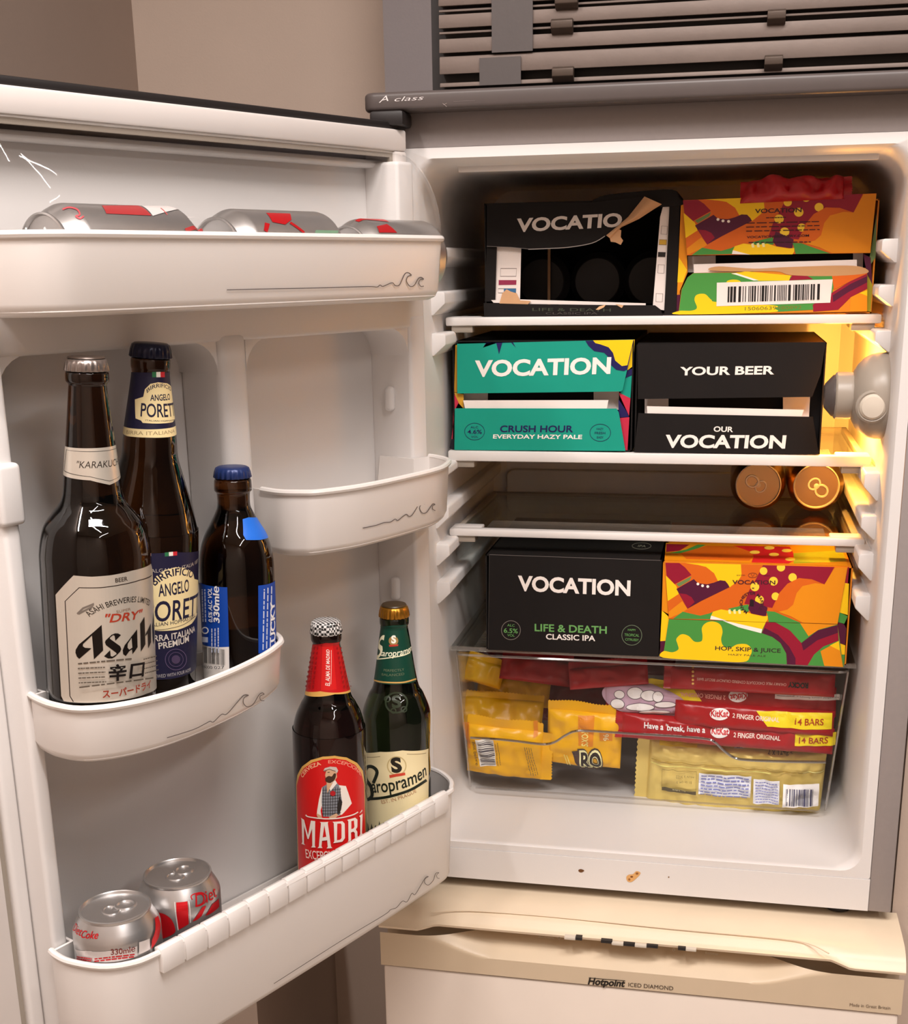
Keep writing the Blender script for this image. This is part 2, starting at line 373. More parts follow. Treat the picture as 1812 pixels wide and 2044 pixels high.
# ================================================================== room
def wallbox(name, a, b, m): return struct(MB().box(a, b).build(name, M[m], smooth=False))
wallbox('floor', (-1.2, -3.2, -1.16), (3.2, 1.0, -1.11), 'floor')
wallbox('ceiling', (-1.2, -3.2, 1.80), (3.2, 1.0, 1.85), 'ceiling')
XC = at(270, 100, 1, .75).x
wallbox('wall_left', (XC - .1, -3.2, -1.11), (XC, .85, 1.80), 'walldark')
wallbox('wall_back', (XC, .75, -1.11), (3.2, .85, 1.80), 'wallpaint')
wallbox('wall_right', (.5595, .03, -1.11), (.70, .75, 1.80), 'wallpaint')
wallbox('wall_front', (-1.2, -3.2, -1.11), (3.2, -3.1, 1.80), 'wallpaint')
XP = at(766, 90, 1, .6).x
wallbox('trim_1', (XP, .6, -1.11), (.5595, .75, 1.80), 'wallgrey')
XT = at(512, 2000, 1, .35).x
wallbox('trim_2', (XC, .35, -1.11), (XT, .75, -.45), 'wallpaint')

# ================================================================== freezer
fz = thing('freezer', 'white freezer with yellowed beige top and handle band under the fridge', 'freezer', (.275, .2, -1.11))
FY = -.07; fl = at(760, 1930, 1, FY); fr = at(1799, 2024, 1, FY); FX0, FX1 = fl.x, fr.x; ZB = (fl.z + fr.z) / 2
MB().box((FX0 + .004, -.03, -1.11), (FX1 - .006, .52, -.262)).build('freezer_body', M['freezer'], fz, bevel=.004)
MB().box((FX0 + .002, FY + .003, -1.05), (FX1 - .002, -.032, ZB - .001)).build('freezer_door', M['freezer'], fz, bevel=.004)
ZL = at(766, 1853, 1, FY).z
def band(a, b):
    X = FX0 + (FX1 - FX0) * a; zt = ZL - .006; Z = ZB + (zt - ZB) * b
    e = min((X - FX0 - .045) / .085, (FX1 - .075 - X) / .085); e = max(0, min(1, e)); e = e * e * (3 - 2 * e)
    zs = zt - .002 - .019 * e; y = FY + .0015
    if Z > zs and e > 0: y += .030 * min(1, (Z - zs) / .021) * e ** .3
    return Vector((X, y, Z))
mb = MB().grid(band, 140, 24); mb.box((FX0, FY + .034, ZB), (FX1, -.03, ZL - .008)); mb.build('door_band', M['band'], fz, ang=50)
Print(front(FY + .0012), cv(740, 1560, 1.6903)).text('Hotpoint', (732, 683), (855, 692), 22, (25, 20, 16), .035, .25).line([(735, 662), (858, 672)], 2, (25, 20, 16)).text('ICED DIAMOND', (869, 691), (1020, 704), 13, (60, 48, 38), .0).build('lettering', fz)
Print(front(FY + .0012), cv(740, 1560, 1.6903)).text('Made in Great Britain', (1615, 757), (1752, 769), 10, (95, 80, 65), .0).build('lettering', fz)
prof = [(.026, -.2525), (-.02, -.2525), (-.045, -.2535), (-.056, -.2570), (-.064, -.2635), (-.0685, -.271), (FY, ZL + .003), (FY + .001, ZL), (FY + .012, ZL - .001), (-.02, ZL + .006), (.026, ZL + .006)]
def lidring(X):
    e = min((X - FX0 - .045) / .02, (FX1 - .055 - X) / .02); e = max(0, min(1, e))
    return [Vector((X, y + (.004 * e if y < -.06 else 0), z + (.006 * e if (z < -.27 and y < -.05) else 0))) for y, z in prof]
MB().loft([lidring(FX0 - .001 + (FX1 - FX0 + .002) * i / 90) for i in range(91)]).build('top_panel', M['beige'], fz, ang=50)
MB().tube([at(*cv(740, 1560, 1.6903)(x, y), 2, -.2531) for x, y in smooth([(205, 440), (330, 436), (600, 455), (1000, 495), (1380, 530), (1480, 548), (1545, 580)], False, 4)], .0007, 6).build('panel_ridge', M['beige'], fz)
def lipbox(mb, x0, y0, x1, y1, t):
    a = at(740 + x0 / 1.6903, 1560 + y0 / 1.6903, 1, FY); b = at(740 + x1 / 1.6903, 1560 + y1 / 1.6903, 1, FY)
    mb.add([], []); dz = .0016; mb.box((a.x, FY + .001 - t, (a.z + b.z) / 2 - dz), (b.x, FY + .012, (a.z + b.z) / 2 + dz))
for x0, x1, yc in ((652, 690, 530), (812, 852, 549), (890, 930, 556), (1062, 1098, 569)):
    m_ = MB(); lipbox(m_, x0, yc, x1, yc, .0015); m_.build('slide_switch', M['button'], fz, bevel=.0006)
for x0, x1, yc in ((690, 712, 532), (776, 814, 542), (852, 890, 552), (930, 968, 558), (1036, 1062, 566)):
    m_ = MB(); lipbox(m_, x0, yc, x1, yc, .0006); m_.build('switch_slot', M['black'], fz)
Print(front(FY + .002), cv(740, 1560, 1.6903), h0=.0012).text('Fast Freeze', (566, 525), (618, 529), 7, (110, 95, 75), 0).ring(636, 527, 4, 1.2, (110, 95, 75)).ring(1022, 566, 4, 1.2, (110, 95, 75)).text('Economy', (1128, 579), (1172, 583), 7, (110, 95, 75), 0).build('lettering', fz)

# ================================================================== refrigerator
fg = thing('refrigerator', 'grey fridge with white interior, its door swung open to the left', 'refrigerator', (.275, .2, -.24))
ZT = .599; ZF0 = -.2395; GX0, GX1 = .0213, .5287; GZ1 = .565
mb = MB(); mb.box((0, 0, ZF0), (GX0 - .0003, .55, ZT)); mb.box((GX1 + .0003, 0, ZF0), (.5535, .55, ZT)); mb.box((GX0 - .0003, 0, GZ1), (GX1 + .0003, .55, ZT)); mb.box((0, .5, ZF0), (.5535, .55, ZT)); mb.box((GX0 - .0003, .02, ZF0), (GX1 + .0003, .5, ZF0 + .012))
mb.build('cabinet', M['steel'], fg, bevel=.0015)
for x in (.03, .50):
    for y in (.03, .48): MB().lathe([(.014, -.252), (.016, -.25), (.016, ZF0)], 16, lambda p, x=x, y=y: p + Vector((x, y, 0))).build('foot', M['black'], fg)
def ring3(x0, x1, z0, z1, r, y): return [Vector((x, y, z)) for x, z in rrect(x0, x1, z0, z1, r, 6)]
LX0, LX1, LZ0, LZ1 = .0375, .5125, -.195, .548
mb = MB().loft([ring3(GX0, GX1, -.2005, GZ1, .003, .004), ring3(GX0, GX1, -.2005, GZ1, .003, -.0005), ring3(GX0 + .0105, GX1 - .0105, -.1925, GZ1 - .010, .022, -.001), ring3(LX0 - .003, LX1 + .003, -.1915, LZ1 + .004, .026, .003), ring3(LX0, LX1, LZ0 + .001, LZ1, .03, .012), ring3(LX0 + .001, LX1 - .001, LZ0, LZ1, .03, .1), ring3(LX0 + .004, LX1 - .004, LZ0, LZ1 - .004, .03, .395), ring3(LX0 + .02, LX1 - .02, LZ0 + .015, LZ1 - .02, .03, .412)], True, False, True)
mb.box((GX0 - .0002, -.0015, -.2385), (GX1 + .0002, .012, -.2008))
MB.build(mb, 'liner', M['liner'], fg, ang=40)
MB().box((at(915, 323, 1, .02).x, .018, LZ1 - .0055), (at(1755, 299, 1, .02).x, .024, LZ1 + .002)).build('ceiling_ridge', M['white'], fg, bevel=.001)
# stains on the front kick strip
Print(front(-.0016), cv(740, 1560, 1.6903)).poly([(700, 299), (708, 295), (720, 300), (712, 306), (704, 305)], (95, 60, 30), True).poly([(862, 322), (870, 314), (884, 312), (896, 302), (910, 308), (900, 322), (880, 338), (866, 336)], (196, 150, 95), True).disc(880, 321, 5, (110, 60, 20), 3).disc(898, 310, 5, (130, 80, 40), 4).disc(872, 330, 4, (140, 90, 45)).disc(1005, 322, 2.5, (120, 90, 60)).build('rust_spot', fg)
# evaporator plate on the back
a = at(1012, 985, 1, .405); b = at(1560, 945, 1, .405)
MB().prism(rrect(a.x, .47, .12, b.z, .012, 5), lambda x, z: Vector((x, .412, z)), lambda x, z: Vector((x, .400, z))).build('evaporator_plate', M['liner'], fg, bevel=.003)
a = at(1300, 690, 1, .405); MB().prism(rrect(.10, .447, .255, a.z + .005, .01, 4), lambda x, z: Vector((x, .412, z)), lambda x, z: Vector((x, .402, z))).build('evaporator_plate', M['liner'], fg, bevel=.002)
# shelf rails on both side walls
def rail(side, zt, zb):
    xw = LX0 if side < 0 else LX1; s = 1 if side < 0 else -1; w = .0155
    poly = [(xw - s * .004, zt), (xw + s * (w - .002), zt), (xw + s * w, zt - .002), (xw + s * w, zt - (zt - zb) * .5), (xw + s * .002, zb), (xw - s * .004, zb)]
    MB().prism(poly, lambda x, z: Vector((x, .05, z)), lambda x, z: Vector((x, .39, z))).build('shelf_rail', M['liner'], fg, bevel=.0012)
for y0, y1 in ((493, 534), (582, 630), (666, 711), (931, 965), (1010, 1056), (1087, 1130), (1162, 1206)): rail(-1, at(890, y0, 1, .05).z, at(884, y1, 1, .05).z)
for y0, y1 in ((477, 525), (569, 612), (660, 703), (944, 1000), (1030, 1078), (1106, 1160), (1190, 1240)): rail(1, at(1735, y0, 1, .05).z, at(1745, y1, 1, .05).z)
# worktop with rounded nose
YW = -.03; wx0 = at(723, 210, 1, YW).x
poly = [(.5575, .56), (wx0, .56)] + [(wx0 + .012 - .012 * math.cos(math.radians(a)), YW + .012 - .012 * math.sin(math.radians(a))) for a in range(0, 91, 15)] + [(.5575, YW)]
wt = MB().prism(poly, lambda x, y: Vector((x, y, .5975)), lambda x, y: Vector((x, y, .6150))).build('worktop', M['darkgrey'], fg, bevel=.004, seg=3)
for x, y in ((847, 684), (1617, 657)): pass
for px, py, r in ((920, 227, .004), (1175, 217, .0065), (1305, 212, .0062), (1440, 208, .006), (1717, 197, .004)):
    p = at(px, py, 2, .5975); MB().lathe([(r, .5970), (r, .5982)], 14, lambda q, p=p: Vector((p.x + q.x, p.y + q.y * .7, q.z))).build('vent_hole', M['black'], wt)
pr = Print(front(YW), cv(640, 0, 3.02), h0=.0003)
pr.text('A', (352, 620), (408, 608), 34, (205, 198, 196), -.005, .35).text('class', (440, 612), (612, 602), 27, (205, 198, 196), -.008, .3).line([(352, 620), (366, 606), (384, 602)], 2.5, (205, 198, 196))
pr.line([(735, 622), (760, 643)], 2, (150, 140, 135)).line([(760, 622), (740, 632)], 2, (150, 140, 135)).line([(800, 612), (930, 607)], 1.2, (120, 110, 108)).build('lettering', wt)
MB().box((.000, -.038, .5835), (.034, -.001, .5973)).box((.004, -.034, .5785), (.022, -.016, .585)).build('door_hinge', M['black'], fg, bevel=.003)
# thermostat and lamp housing on the right wall
HY, HZ = .062, at(1720, 790, 1, .062).z; kx = at(1645, 780, 1, HY).x
TX = lambda p: Vector((LX1 - p.z, HY + p.y, HZ + p.x))
cut = lambda lst: [(r, z) for r, z in lst]
L = LX1 - kx
MB().lathe([(.0425, -.004), (.0440, .003), (.0438, .009), (.0422, .016), (.038, .023), (.0320, .0285), (.026, .032), (.020, .034)], 40, TX).build('lamp_housing', M['housing'], fg)
MB().lathe([(.020, .030), (.0235, .0315), (.0242, .036), (.0242, L - .012), (.0225, L - .010)], 12, TX).build('thermostat_dial', M['housing'], fg, bevel=.001)
MB().lathe([(.0225, L - .013), (.021, L - .008), (.012, L)], 10, TX).build('dial_cap', M['darkgrey'], fg, bevel=.0005)
bc = at(1741, 812, 1, HY - .040)
MB().lathe([(.0165, 0), (.0165, .008), (.0145, .010), (.013, .009)], 28, lambda p: Vector((bc.x + p.x, HY - .0325 - p.z, bc.z + p.y))).build('button_collar', M['housing'], fg)
MB().lathe([(.0128, 0), (.0128, .010), (.0105, .0125), (.004, .0138)], 28, lambda p: Vector((bc.x + p.x, HY - .0325 - p.z, bc.z + p.y))).build('light_switch_button', M['button'], fg)
bl = MB().lathe([(.004, -.016), (.008, -.013), (.0115, -.006), (.012, 0), (.0105, .007), (.0065, .011), (.002, .0125)], 20, lambda p: Vector((.480 - p.z, HY + .085, .305 + p.x)) + Vector((0, p.y, 0))).build('bulb', M['bulb'], fg)
ll = bpy.data.lights.new('interior_lamp', 'POINT'); ll.color = (1, .42, .06); ll.energy = 7.0; ll.shadow_soft_size = .012
lo = bpy.data.objects.new('interior_lamp', ll); C.objects.link(lo); lo.location = (.458, HY + .085, .305); lo['kind'] = 'structure'

# ------------------------------------------------------------------ door
DW, DZ0, DZ1 = .572, -.238, .5805
def db(mb, u0, u1, n0, n1, z0, z1): return mb.box((u0, n0, z0), (u1, n1, z1), lambda p: dp(p.x, p.y, p.z))
door = db(MB(), -.004, DW + .004, -.056, -.0405, DZ0, DZ1 - .001).build('door', M['steel'], fg, bevel=.004)
db(MB(), -.005, DW + .005, -.054, -.004, DZ1 - .0005, DZ1 + .007).build('door_top_cap', M['black'], door, bevel=.002)
g = MB()
for a in ((0, DW, DZ1 - .020, DZ1), (0, DW, DZ0, DZ0 + .02), (0, .018, DZ0 + .02, DZ1 - .02), (.527, DW, DZ0 + .02, DZ1 - .02)): db(g, a[0], a[1], -.0403, 0, a[2], a[3])
g.build('door_gasket', M['gasket'], door, bevel=.0025)
g = MB()
for a in ((.0145, .528, DZ1 - .026, DZ1 - .0165), (.0145, .0225, DZ0 + .02, DZ1 - .026), (.519, .528, DZ0 + .02, DZ1 - .026)): db(g, a[0], a[1], -.007, -.0035, a[2], a[3])
g.build('gasket_groove', M['housing'], door)
UL, UR = .4945, .030            # inner faces of the left and right liner walls
g = MB(); db(g, .02, .545, -.04, -.03, DZ0 + .012, DZ1 - .03)
db(g, .0045, UR, -.032, .0225, DZ0 + .02, .405); db(g, UL, .5085, -.032, .0285, DZ0 + .02, .405)
db(g, .0045, .5085, -.032, -.016, .545, DZ1 - .028); db(g, .0045, .5085, -.032, .022, .392, .424); db(g, .0045, UR, -.032, .012, .40, .55); db(g, UL, .5085, -.032, .012, .40, .55)
db(g, .02, .50, -.032, .004, DZ0 + .02, -.19); db(g, .0045, .03, -.032, .0225, DZ0 + .02, -.18); db(g, .5085, .522, -.032, .004, DZ0 + .02, DZ1 - .028)
pin = g.build('inner_panel', M['liner'], door, bevel=.006, seg=3)
g = MB(); db(g, .2505, .2835, -.032, .024, .172, .40); g.build('divider_rib', M['liner'], door, bevel=.008, seg=3)
# rounded upper corners of the two recesses
def fillet(u, su, n1=.020, z=.393, r=.028):
    poly = [(u, z + .002)] + [(u + su * (r - r * math.cos(math.radians(90 * i / 6))), z - r + r * math.sin(math.radians(90 * i / 6))) for i in range(7)]
    return MB().prism(poly, lambda a, b: dp(a, -.031, b), lambda a, b: dp(a, n1, b)).build('corner_fillet', M['liner'], door, bevel=.002)
fillet(UR, 1); fillet(.2505, -1); fillet(.2835, 1); fillet(UL, -1)
for px, py in ((796, 793), (806, 1168)):          # shelf lugs on the right wall of the recess
    p = dl(ondoor(px, py, -.006)); db(MB(), UR - .002, UR + .0065, -.010, .001, p[2] - .0125, p[2] + .0125).build('shelf_lug', M['liner'], door, bevel=.004, seg=3)
p = dl(ondoor(20, 985, .03)); db(MB(), .4915, .512, .02, .0335, p[2] - .024, p[2] + .022).build('shelf_lug', M['liner'], door, bevel=.004, seg=3)

# ------------------------------------------------------------------ door trays
def offs(path, t):
    n = len(path); out = []
    for i in range(n):
        a, b, c = path[i - 1], path[i], path[(i + 1) % n]
        e1 = Vector((b[0] - a[0], b[1] - a[1])).normalized(); e2 = Vector((c[0] - b[0], c[1] - b[1])).normalized()
        n1 = Vector((-e1.y, e1.x)); n2 = Vector((-e2.y, e2.x)); m = n1 + n2
        m = m / max(.5, m.dot(n1)) if m.length > 1e-6 else n1
        out.append((b[0] + m.x * t, b[1] + m.y * t))
    return out
def area2(P): return sum(P[i - 1][0] * P[i][1] - P[i][0] * P[i - 1][1] for i in range(len(P)))
def tray(label, frontp, ends, zb, zt, zf, wave, kx, nm='door_tray', taper=.006):
    path = smooth(frontp, False, 4); nf = len(path); ring = path + ends
    if area2(ring) < 0: ring = ring[::-1]; rev = True
    else: rev = False
    cu = sum(p[0] for p in ring) / len(ring)
    P3 = lambda pts, z: [dp(u, n, min(z, zf + .012) if n < -.0215 else z) for u, n in pts]
    def tp(pts, z):                                # front leans slightly inwards towards the bottom
        k = taper * (zt - z) / (zt - zb); return [(u, n - k * max(0, min(1, (n - .02) / .06))) for u, n in pts]
    t = .0024; f = .009
    rings = [P3(tp(offs(ring, t), zf + .004), zf), P3(tp(offs(ring, t), zf), zf + .004), P3(offs(ring, t), zt), P3(ring, zt), P3(tp(ring, zb + f), zb + f), P3(tp(offs(ring, .0026), zb), zb + .0028), P3(tp(offs(ring, f), zb), zb)]
    base = dp(cu, .03, zb); o = thing(nm, label, 'door tray', base, 'white trays hung on the open fridge door')
    body = MB().loft(rings, True, True, True).build('tray_body', M['tray'], o, ang=50)
    rim = path; MB().tube([dp(u, n, zt) for u, n in rim], .0028, 8).build('tray_rim', M['tray'], o)
    S = Wall([dp(u, n - taper * .8 * max(0, min(1, (n - .02) / .06)), 0) for u, n in path])
    pr = Print(S, cv(*kx), h0=.0016); [pr.line(w, ww, (88, 80, 78), True) for w, ww in wave]; pr.build('wave_motif', o)
    return o, path
def ease(pts, e):       # bulge of the front towards the room
    out = []
    for i, (u, n) in enumerate(pts):
        k = math.sin(math.pi * i / (len(pts) - 1)) ** .6 * e; out.append((u + .6 * k, n + .76 * k))
    return out
full = [(.512, .030), (.514, .0395), (.5135, .057), (.504, .083), (.488, .098), (.4656, .1035), (.40, .104), (.27, .1035), (.16, .101), (.0783, .0965), (.064, .091), (.0493, .079), (.0375, .058), (.034, .040), (.034, .034)]
fend = [(.0315, .030), (.0315, -.020), (.0315, -.0285), (UL - .001, -.0285), (UL - .001, -.020), (UL - .001, .0295)]
w2 = lambda o, s: [(o[0] + x * s[0], o[1] + y * s[1]) for x, y in [(0, 0)]]
t1, p1 = tray('top door tray with a clear domed lid over three silver cans', full, fend, .421, .4755, .4245, [([(886, 864), (1100, 859), (1258, 856), (1440, 851), (1475, 853), (1488, 845), (1500, 850), (1535, 836), (1548, 847), (1565, 843), (1585, 802), (1600, 797), (1612, 806)], 3.6), ([(1612, 806), (1597, 812), (1592, 830), (1606, 850), (1622, 846), (1638, 820), (1650, 815), (1660, 822)], 3.6), ([(1660, 822), (1646, 824), (1640, 836), (1648, 850), (1660, 849)], 3.2)], (0, 140, 1.9696))
fr2 = [(.2487, .028), (.2490, .050), (.2400, .068), (.2276, .0795), (.1865, .0905), (.130, .0915), (.0723, .0868), (.0389, .0730), (.0195, .0590), (.0100, .038), (.0087, .027)]
t2, p2 = tray('empty half width tray beside the fridge opening on the upper door', ease(fr2, .004), [(.0300, .0232), (.0305, -.020), (.0305, -.0285), (.2475, -.0285), (.2478, .004)], .203, .262, .207, [([(1062, 1637), (1160, 1617), (1220, 1597), (1270, 1592), (1305, 1570), (1325, 1580), (1360, 1553), (1390, 1534), (1412, 1550), (1440, 1530), (1490, 1450), (1510, 1443), (1530, 1455)], 6), ([(1530, 1455), (1500, 1462), (1490, 1490), (1510, 1524), (1540, 1520), (1570, 1480), (1590, 1455), (1606, 1460)], 6), ([(1606, 1460), (1588, 1470), (1588, 1495), (1608, 1506)], 5)], (440, 620, 3.775))
fr3 = [(.5030, .0290), (.5025, .040), (.5017, .058), (.4939, .081), (.4681, .098), (.4266, .1063), (.3718, .1032), (.3234, .0934), (.2951, .0826), (.2821, .0744), (.2725, .058), (.269, .040), (.2685, .030)]
t3, p3 = tray('half width door tray holding the three brown beer bottles', ease(fr3, .014), [(.2685, .004), (.2685, -.0285), (UL - .001, -.0285), (UL - .001, -.020), (UL - .001, .0295)], .094, .1405, .098, [([(735, 1848), (850, 1812), (905, 1785), (925, 1775), (940, 1778), (975, 1745), (1000, 1742), (1050, 1685), (1075, 1660), (1095, 1660)], 3.6), ([(1095, 1660), (1075, 1672), (1072, 1695), (1090, 1712), (1115, 1700), (1140, 1660), (1155, 1650), (1164, 1656)], 3.6), ([(1164, 1656), (1146, 1664), (1148, 1682), (1164, 1685)], 3)], (0, 640, 2.2217))
t4, p4 = tray('deep bottom door tray with a ribbed white grip along its front', full, fend, -.181, -.075, -.165, [([(1020, 974), (1300, 796), (1480, 688), (1510, 664), (1535, 655), (1560, 628), (1580, 630), (1600, 595), (1615, 598), (1655, 532), (1670, 524)], 2.6), ([(1670, 524), (1655, 535), (1655, 552), (1670, 560), (1690, 540), (1700, 512), (1714, 508)], 2.6), ([(1714, 508), (1704, 518), (1707, 530), (1716, 532)], 2)], (60, 1500, 2.107))
# comb-like grip: sixteen rounded segments clipped over the straight rim
ga, gb = .4640, .0800; ns = 16
for i in range(ns):
    u0 = ga + (gb - ga) * (i + .03) / ns; u1 = ga + (gb - ga) * (i + .97) / ns
    nn = lambda u: .104 - .0075 * max(0, (.40 - u) / .32) ** 1.2
    prof = [(-.0055, -.0925), (.0040, -.0925), (.0048, -.078), (.0030, -.0715), (-.0010, -.0700), (-.0055, -.0715)]
    MB().loft([[dp(u0, nn(u0) + a, z) for a, z in prof], [dp(u1, nn(u1) + a, z) for a, z in prof]]).build('grip_segment', M['white'], t4, bevel=.0008, ang=28)
g = MB().loft([[dp(u, nn(u) + a * .8, -.081 + (z + .081) * .86) for a, z in prof] for u in (ga - .001, gb + .001)]); g.build('grip_spine', M['tray'], t4)
# clear domed lid on the top tray
rings = []
for i in range(11):
    a = math.radians(90 * i / 10); rings.append([dp(.273 + (u - .273) * (1 - .03 * (1 - math.cos(a))), max(.012, .012 + (n - .012) * math.cos(a) ** .75), .4785 + .078 * math.sin(a)) for u, n in p1[:-1]])
g = MB().loft(rings, False, False, False); g.build('clear_lid', M['clear'], t1, ang=60)
MB().tube(rings[0], .0012, 6).build('lid_edge', M['clear'], t1)
MB().tube(rings[-1], .0012, 6).build('lid_edge', M['clear'], t1)

# ================================================================== bottles
def axis_base(px, py, slope, D, zf):
    T = atD(px, py, D); y = py + 200
    for _ in range(60):
        Db = D + .279 * (T.z - zf); p = atD(px + slope * (y - py), y, Db); y += (p.z - zf) * 1500
    return p, T
def orient(B, T):
    z = (T - B).normalized(); q = Vector((0, 0, 1)).rotation_difference(z); return Matrix.Translation(B) @ q.to_matrix().to_4x4()
def cap_prof(zc, r, hgt): return [(r * 1.0, zc - hgt), (r * 1.03, zc - hgt * .95), (r * .99, zc - hgt * .45), (r * .93, zc - hgt * .15), (r * .8, zc - .0004), (r * .3, zc)]
def bottle(label, px, py, slope, D, zf, prof, glass, capcol, rcap, hcap, name='beer_bottle', group=None, dome=0):
    B, T = axis_base(px, py, slope, D, zf); Ht = (T - B).length; mx = orient(B, T)
    o = thing(name, label, 'bottle', (0, 0, 0), group)
    pz = [(r, Ht - d) for r, d in prof]; rb = pz[-1][0]
    P = [(.006, Ht - hcap * .6)] + pz + [(rb, .010), (rb * .985, .004), (rb * .92, .0005), (rb * .5, .003)]
    fine = []
    for i, (r, z) in enumerate(P): fine.append((r, z))
    core = smooth([(r, z) for r, z in pz], False, 5)
    P = [(.006, pz[0][1] + .0002)] + core + [(rb, .010), (rb * .985, .004), (rb * .92, .0005), (rb * .4, .002)]
    body = MB().lathe(P, 64).build('glass_body', M[glass], o, ang=60)
    cm = mat('crown_cap_metal', capcol, .3, metal=.5, var=.04) if not isinstance(capcol, bpy.types.Material) else capcol
    cp = cap_prof(Ht + dome, rcap, hcap)
    fl = lambda r, z, a: 1 + .035 * math.cos(21 * a) * max(0, min(1, (Ht - z) / hcap * 1.4 - .25))
    cap = MB().lathe([(rcap * .9, Ht - hcap)] + cp, 168, mod=fl).build('crown_cap', cm, o, ang=60)
    S = Turned([(r, z) for r, z in reversed(core)] + [(rb, 0)][::-1], mx, .035); S.p = [(rb, 0)] + sorted(core, key=lambda q: q[1]); S.top = Ht; S.cap = Turned([(r, z) for r, z in cp][::-1], mx, .0145); S.cap.p = sorted(cp, key=lambda q: q[1])
    return o, S, mx, Ht
# 1. silver-labelled bottle
prof = [(.0140, .010), (.0151, .011), (.0152, .0165), (.0136, .019), (.0138, .024), (.0172, .058), (.0203, .088), (.0228, .103), (.0300, .113), (.0365, .123), (.0402, .140), (.0407, .160), (.0407, .26)]
b1, S, mx, Ht = bottle('tall brown bottle with silver label, leftmost on the open door', 172, 713, .048, .905, .0985, prof, 'amber', mat('silver_cap', rgb(150, 140, 135), .3, metal=.8, var=.05), .0152, .0095)
MB().lathe([(.0134, Ht - .0004), (.0128, Ht + .0006), (.004, Ht + .0009)], 30).build('cap_top', mat('brown_cap_top', rgb(88, 74, 66), .35, metal=.3), b1)
K = (0, 640, 2.2217)
p = Print(S, cv(*K)); SIL = (190, 182, 170); GO = (60, 52, 42)
p.poly([(290, 556), (400, 566), (520, 548), (540, 690), (485, 728), (400, 708), (278, 680)], SIL).line([(296, 572), (400, 581), (518, 563), (533, 680), (485, 711), (400, 692), (286, 664)], 2.5, (60, 55, 50), closed=True).text('"KARAKUCHI"', (338, 652), (550, 634), 30, (55, 48, 42), .0, .2).build('neck_label', b1, 'foilink')
p = Print(S, cv(100, 1120, 3.939))
p.poly([(45, 265), (185, 112), (330, 122), (480, 110), (640, 75), (790, 20), (806, 100), (815, 300), (826, 600), (842, 990), (760, 1040), (600, 1085), (400, 1108), (110, 1100), (90, 1060), (70, 700)], SIL)
p.line([(185, 1105), (158, 1060), (140, 700), (120, 315), (230, 208), (400, 208), (560, 185), (700, 150), (795, 112)], 7, (45, 32, 28))
p.text('BEER', (512, 168), (608, 152), 32, (70, 60, 52), .02)
p.line([(215, 415), (260, 370), (345, 335), (330, 360), (260, 395), (225, 415)], 16, (120, 112, 104))
p.curved('ASAHI BREWERIES LIMITED', [(312, 438), (345, 412), (420, 375), (500, 350), (590, 328), (680, 322), (740, 334), (775, 352)], 44, (52, 46, 40), .005)
p.text('SUPER', (520, 408), (632, 385), 20, (150, 120, 100), 0).text('"DRY"', (415, 482), (712, 444), 62, (176, 62, 42), .02, .22)
# brush-like wordmark drawn as heavy slanted strokes
BK = (22, 16, 14)
p.cv = cv(140, 1210, 10.067)
p.poly([(632, 372), (300, 665), (180, 765), (118, 870), (112, 930), (140, 1010), (188, 1055), (430, 842), (300, 832), (258, 800), (262, 755), (440, 585), (455, 760), (478, 1065), (662, 885)], BK)
p.poly([(1015, 575), (905, 690), (890, 590), (860, 575), (800, 625), (795, 650), (1000, 800), (1022, 860), (1000, 910), (900, 1010), (840, 1045), (760, 1045), (680, 1003), (800, 880), (812, 1000), (850, 1010), (930, 960), (920, 930), (720, 780), (697, 725), (710, 685), (830, 570), (900, 542), (960, 545)], BK)
p.poly([(1335, 460), (1345, 820), (1245, 960), (1235, 860), (1180, 900), (1110, 998), (1060, 960), (1050, 880), (1090, 780), (1220, 610)], BK).poly([(1225, 635), (1240, 830), (1180, 870), (1145, 830), (1150, 750)], SIL)
p.poly([(1480, 210), (1500, 760), (1410, 910), (1395, 350)], BK).poly([(1605, 340), (1610, 720), (1555, 845), (1545, 540), (1500, 600), (1500, 560)], BK).poly([(1660, 130), (1680, 600), (1665, 760), (1650, 700), (1635, 400)], BK)
p.cv = cv(100, 1120, 3.939)
p.rows(222, 805, 640, 765, 1, 0, 0, 10, (95, 86, 76), 3).rows(222, 842, 430, 832, 4, 3, 37, 9, (95, 86, 76), 4).rows(720, 770, 820, 745, 4, 2, 36, 9, (95, 86, 76), 5).rows(240, 985, 800, 912, 1, 0, 0, 11, (95, 86, 76), 6)
p.text('辛', (455, 925), (588, 912), 92, (25, 20, 20), .03).text('口', (608, 905), (715, 890), 88, (25, 20, 20), .03)
p.text('スーパードライ', (412, 1064), (768, 985), 48, (150, 55, 38), .03)
p.build('body_label', b1, 'foilink'); b1.matrix_world = mx

# 2. cream and navy bottle
prof = [(.0138, .012), (.0152, .013), (.0152, .019), (.0146, .022), (.0150, .030), (.0206, .072), (.0220, .088), (.0260, .102), (.0335, .126), (.0385, .146), (.0398, .158), (.0398, .26)]
b2, S, mx, Ht = bottle('tall bottle with navy and cream labels, between the two other brown bottles', 301, 683, -.010, .985, .0985, prof, 'amber', mat('navy_cap', rgb(22, 24, 48), .3, metal=.3), .0157, .0115)
NV = (26, 24, 52); CR = (226, 208, 158); K2 = (100, 680, 4.646)
p = Print(S, cv(*K2))
p.poly([(748, 290), (930, 295), (1110, 285), (1140, 480), (1182, 780), (1185, 870), (1100, 895), (900, 900), (720, 885), (668, 860), (690, 700), (722, 480)], NV)
p.poly([(676, 790), (740, 810), (900, 822), (1060, 815), (1182, 785), (1186, 866), (1100, 893), (900, 898), (720, 885), (668, 855)], CR).text('BIRRA ITALIANA', (710, 862), (1150, 850), 34, (150, 128, 92), .0)
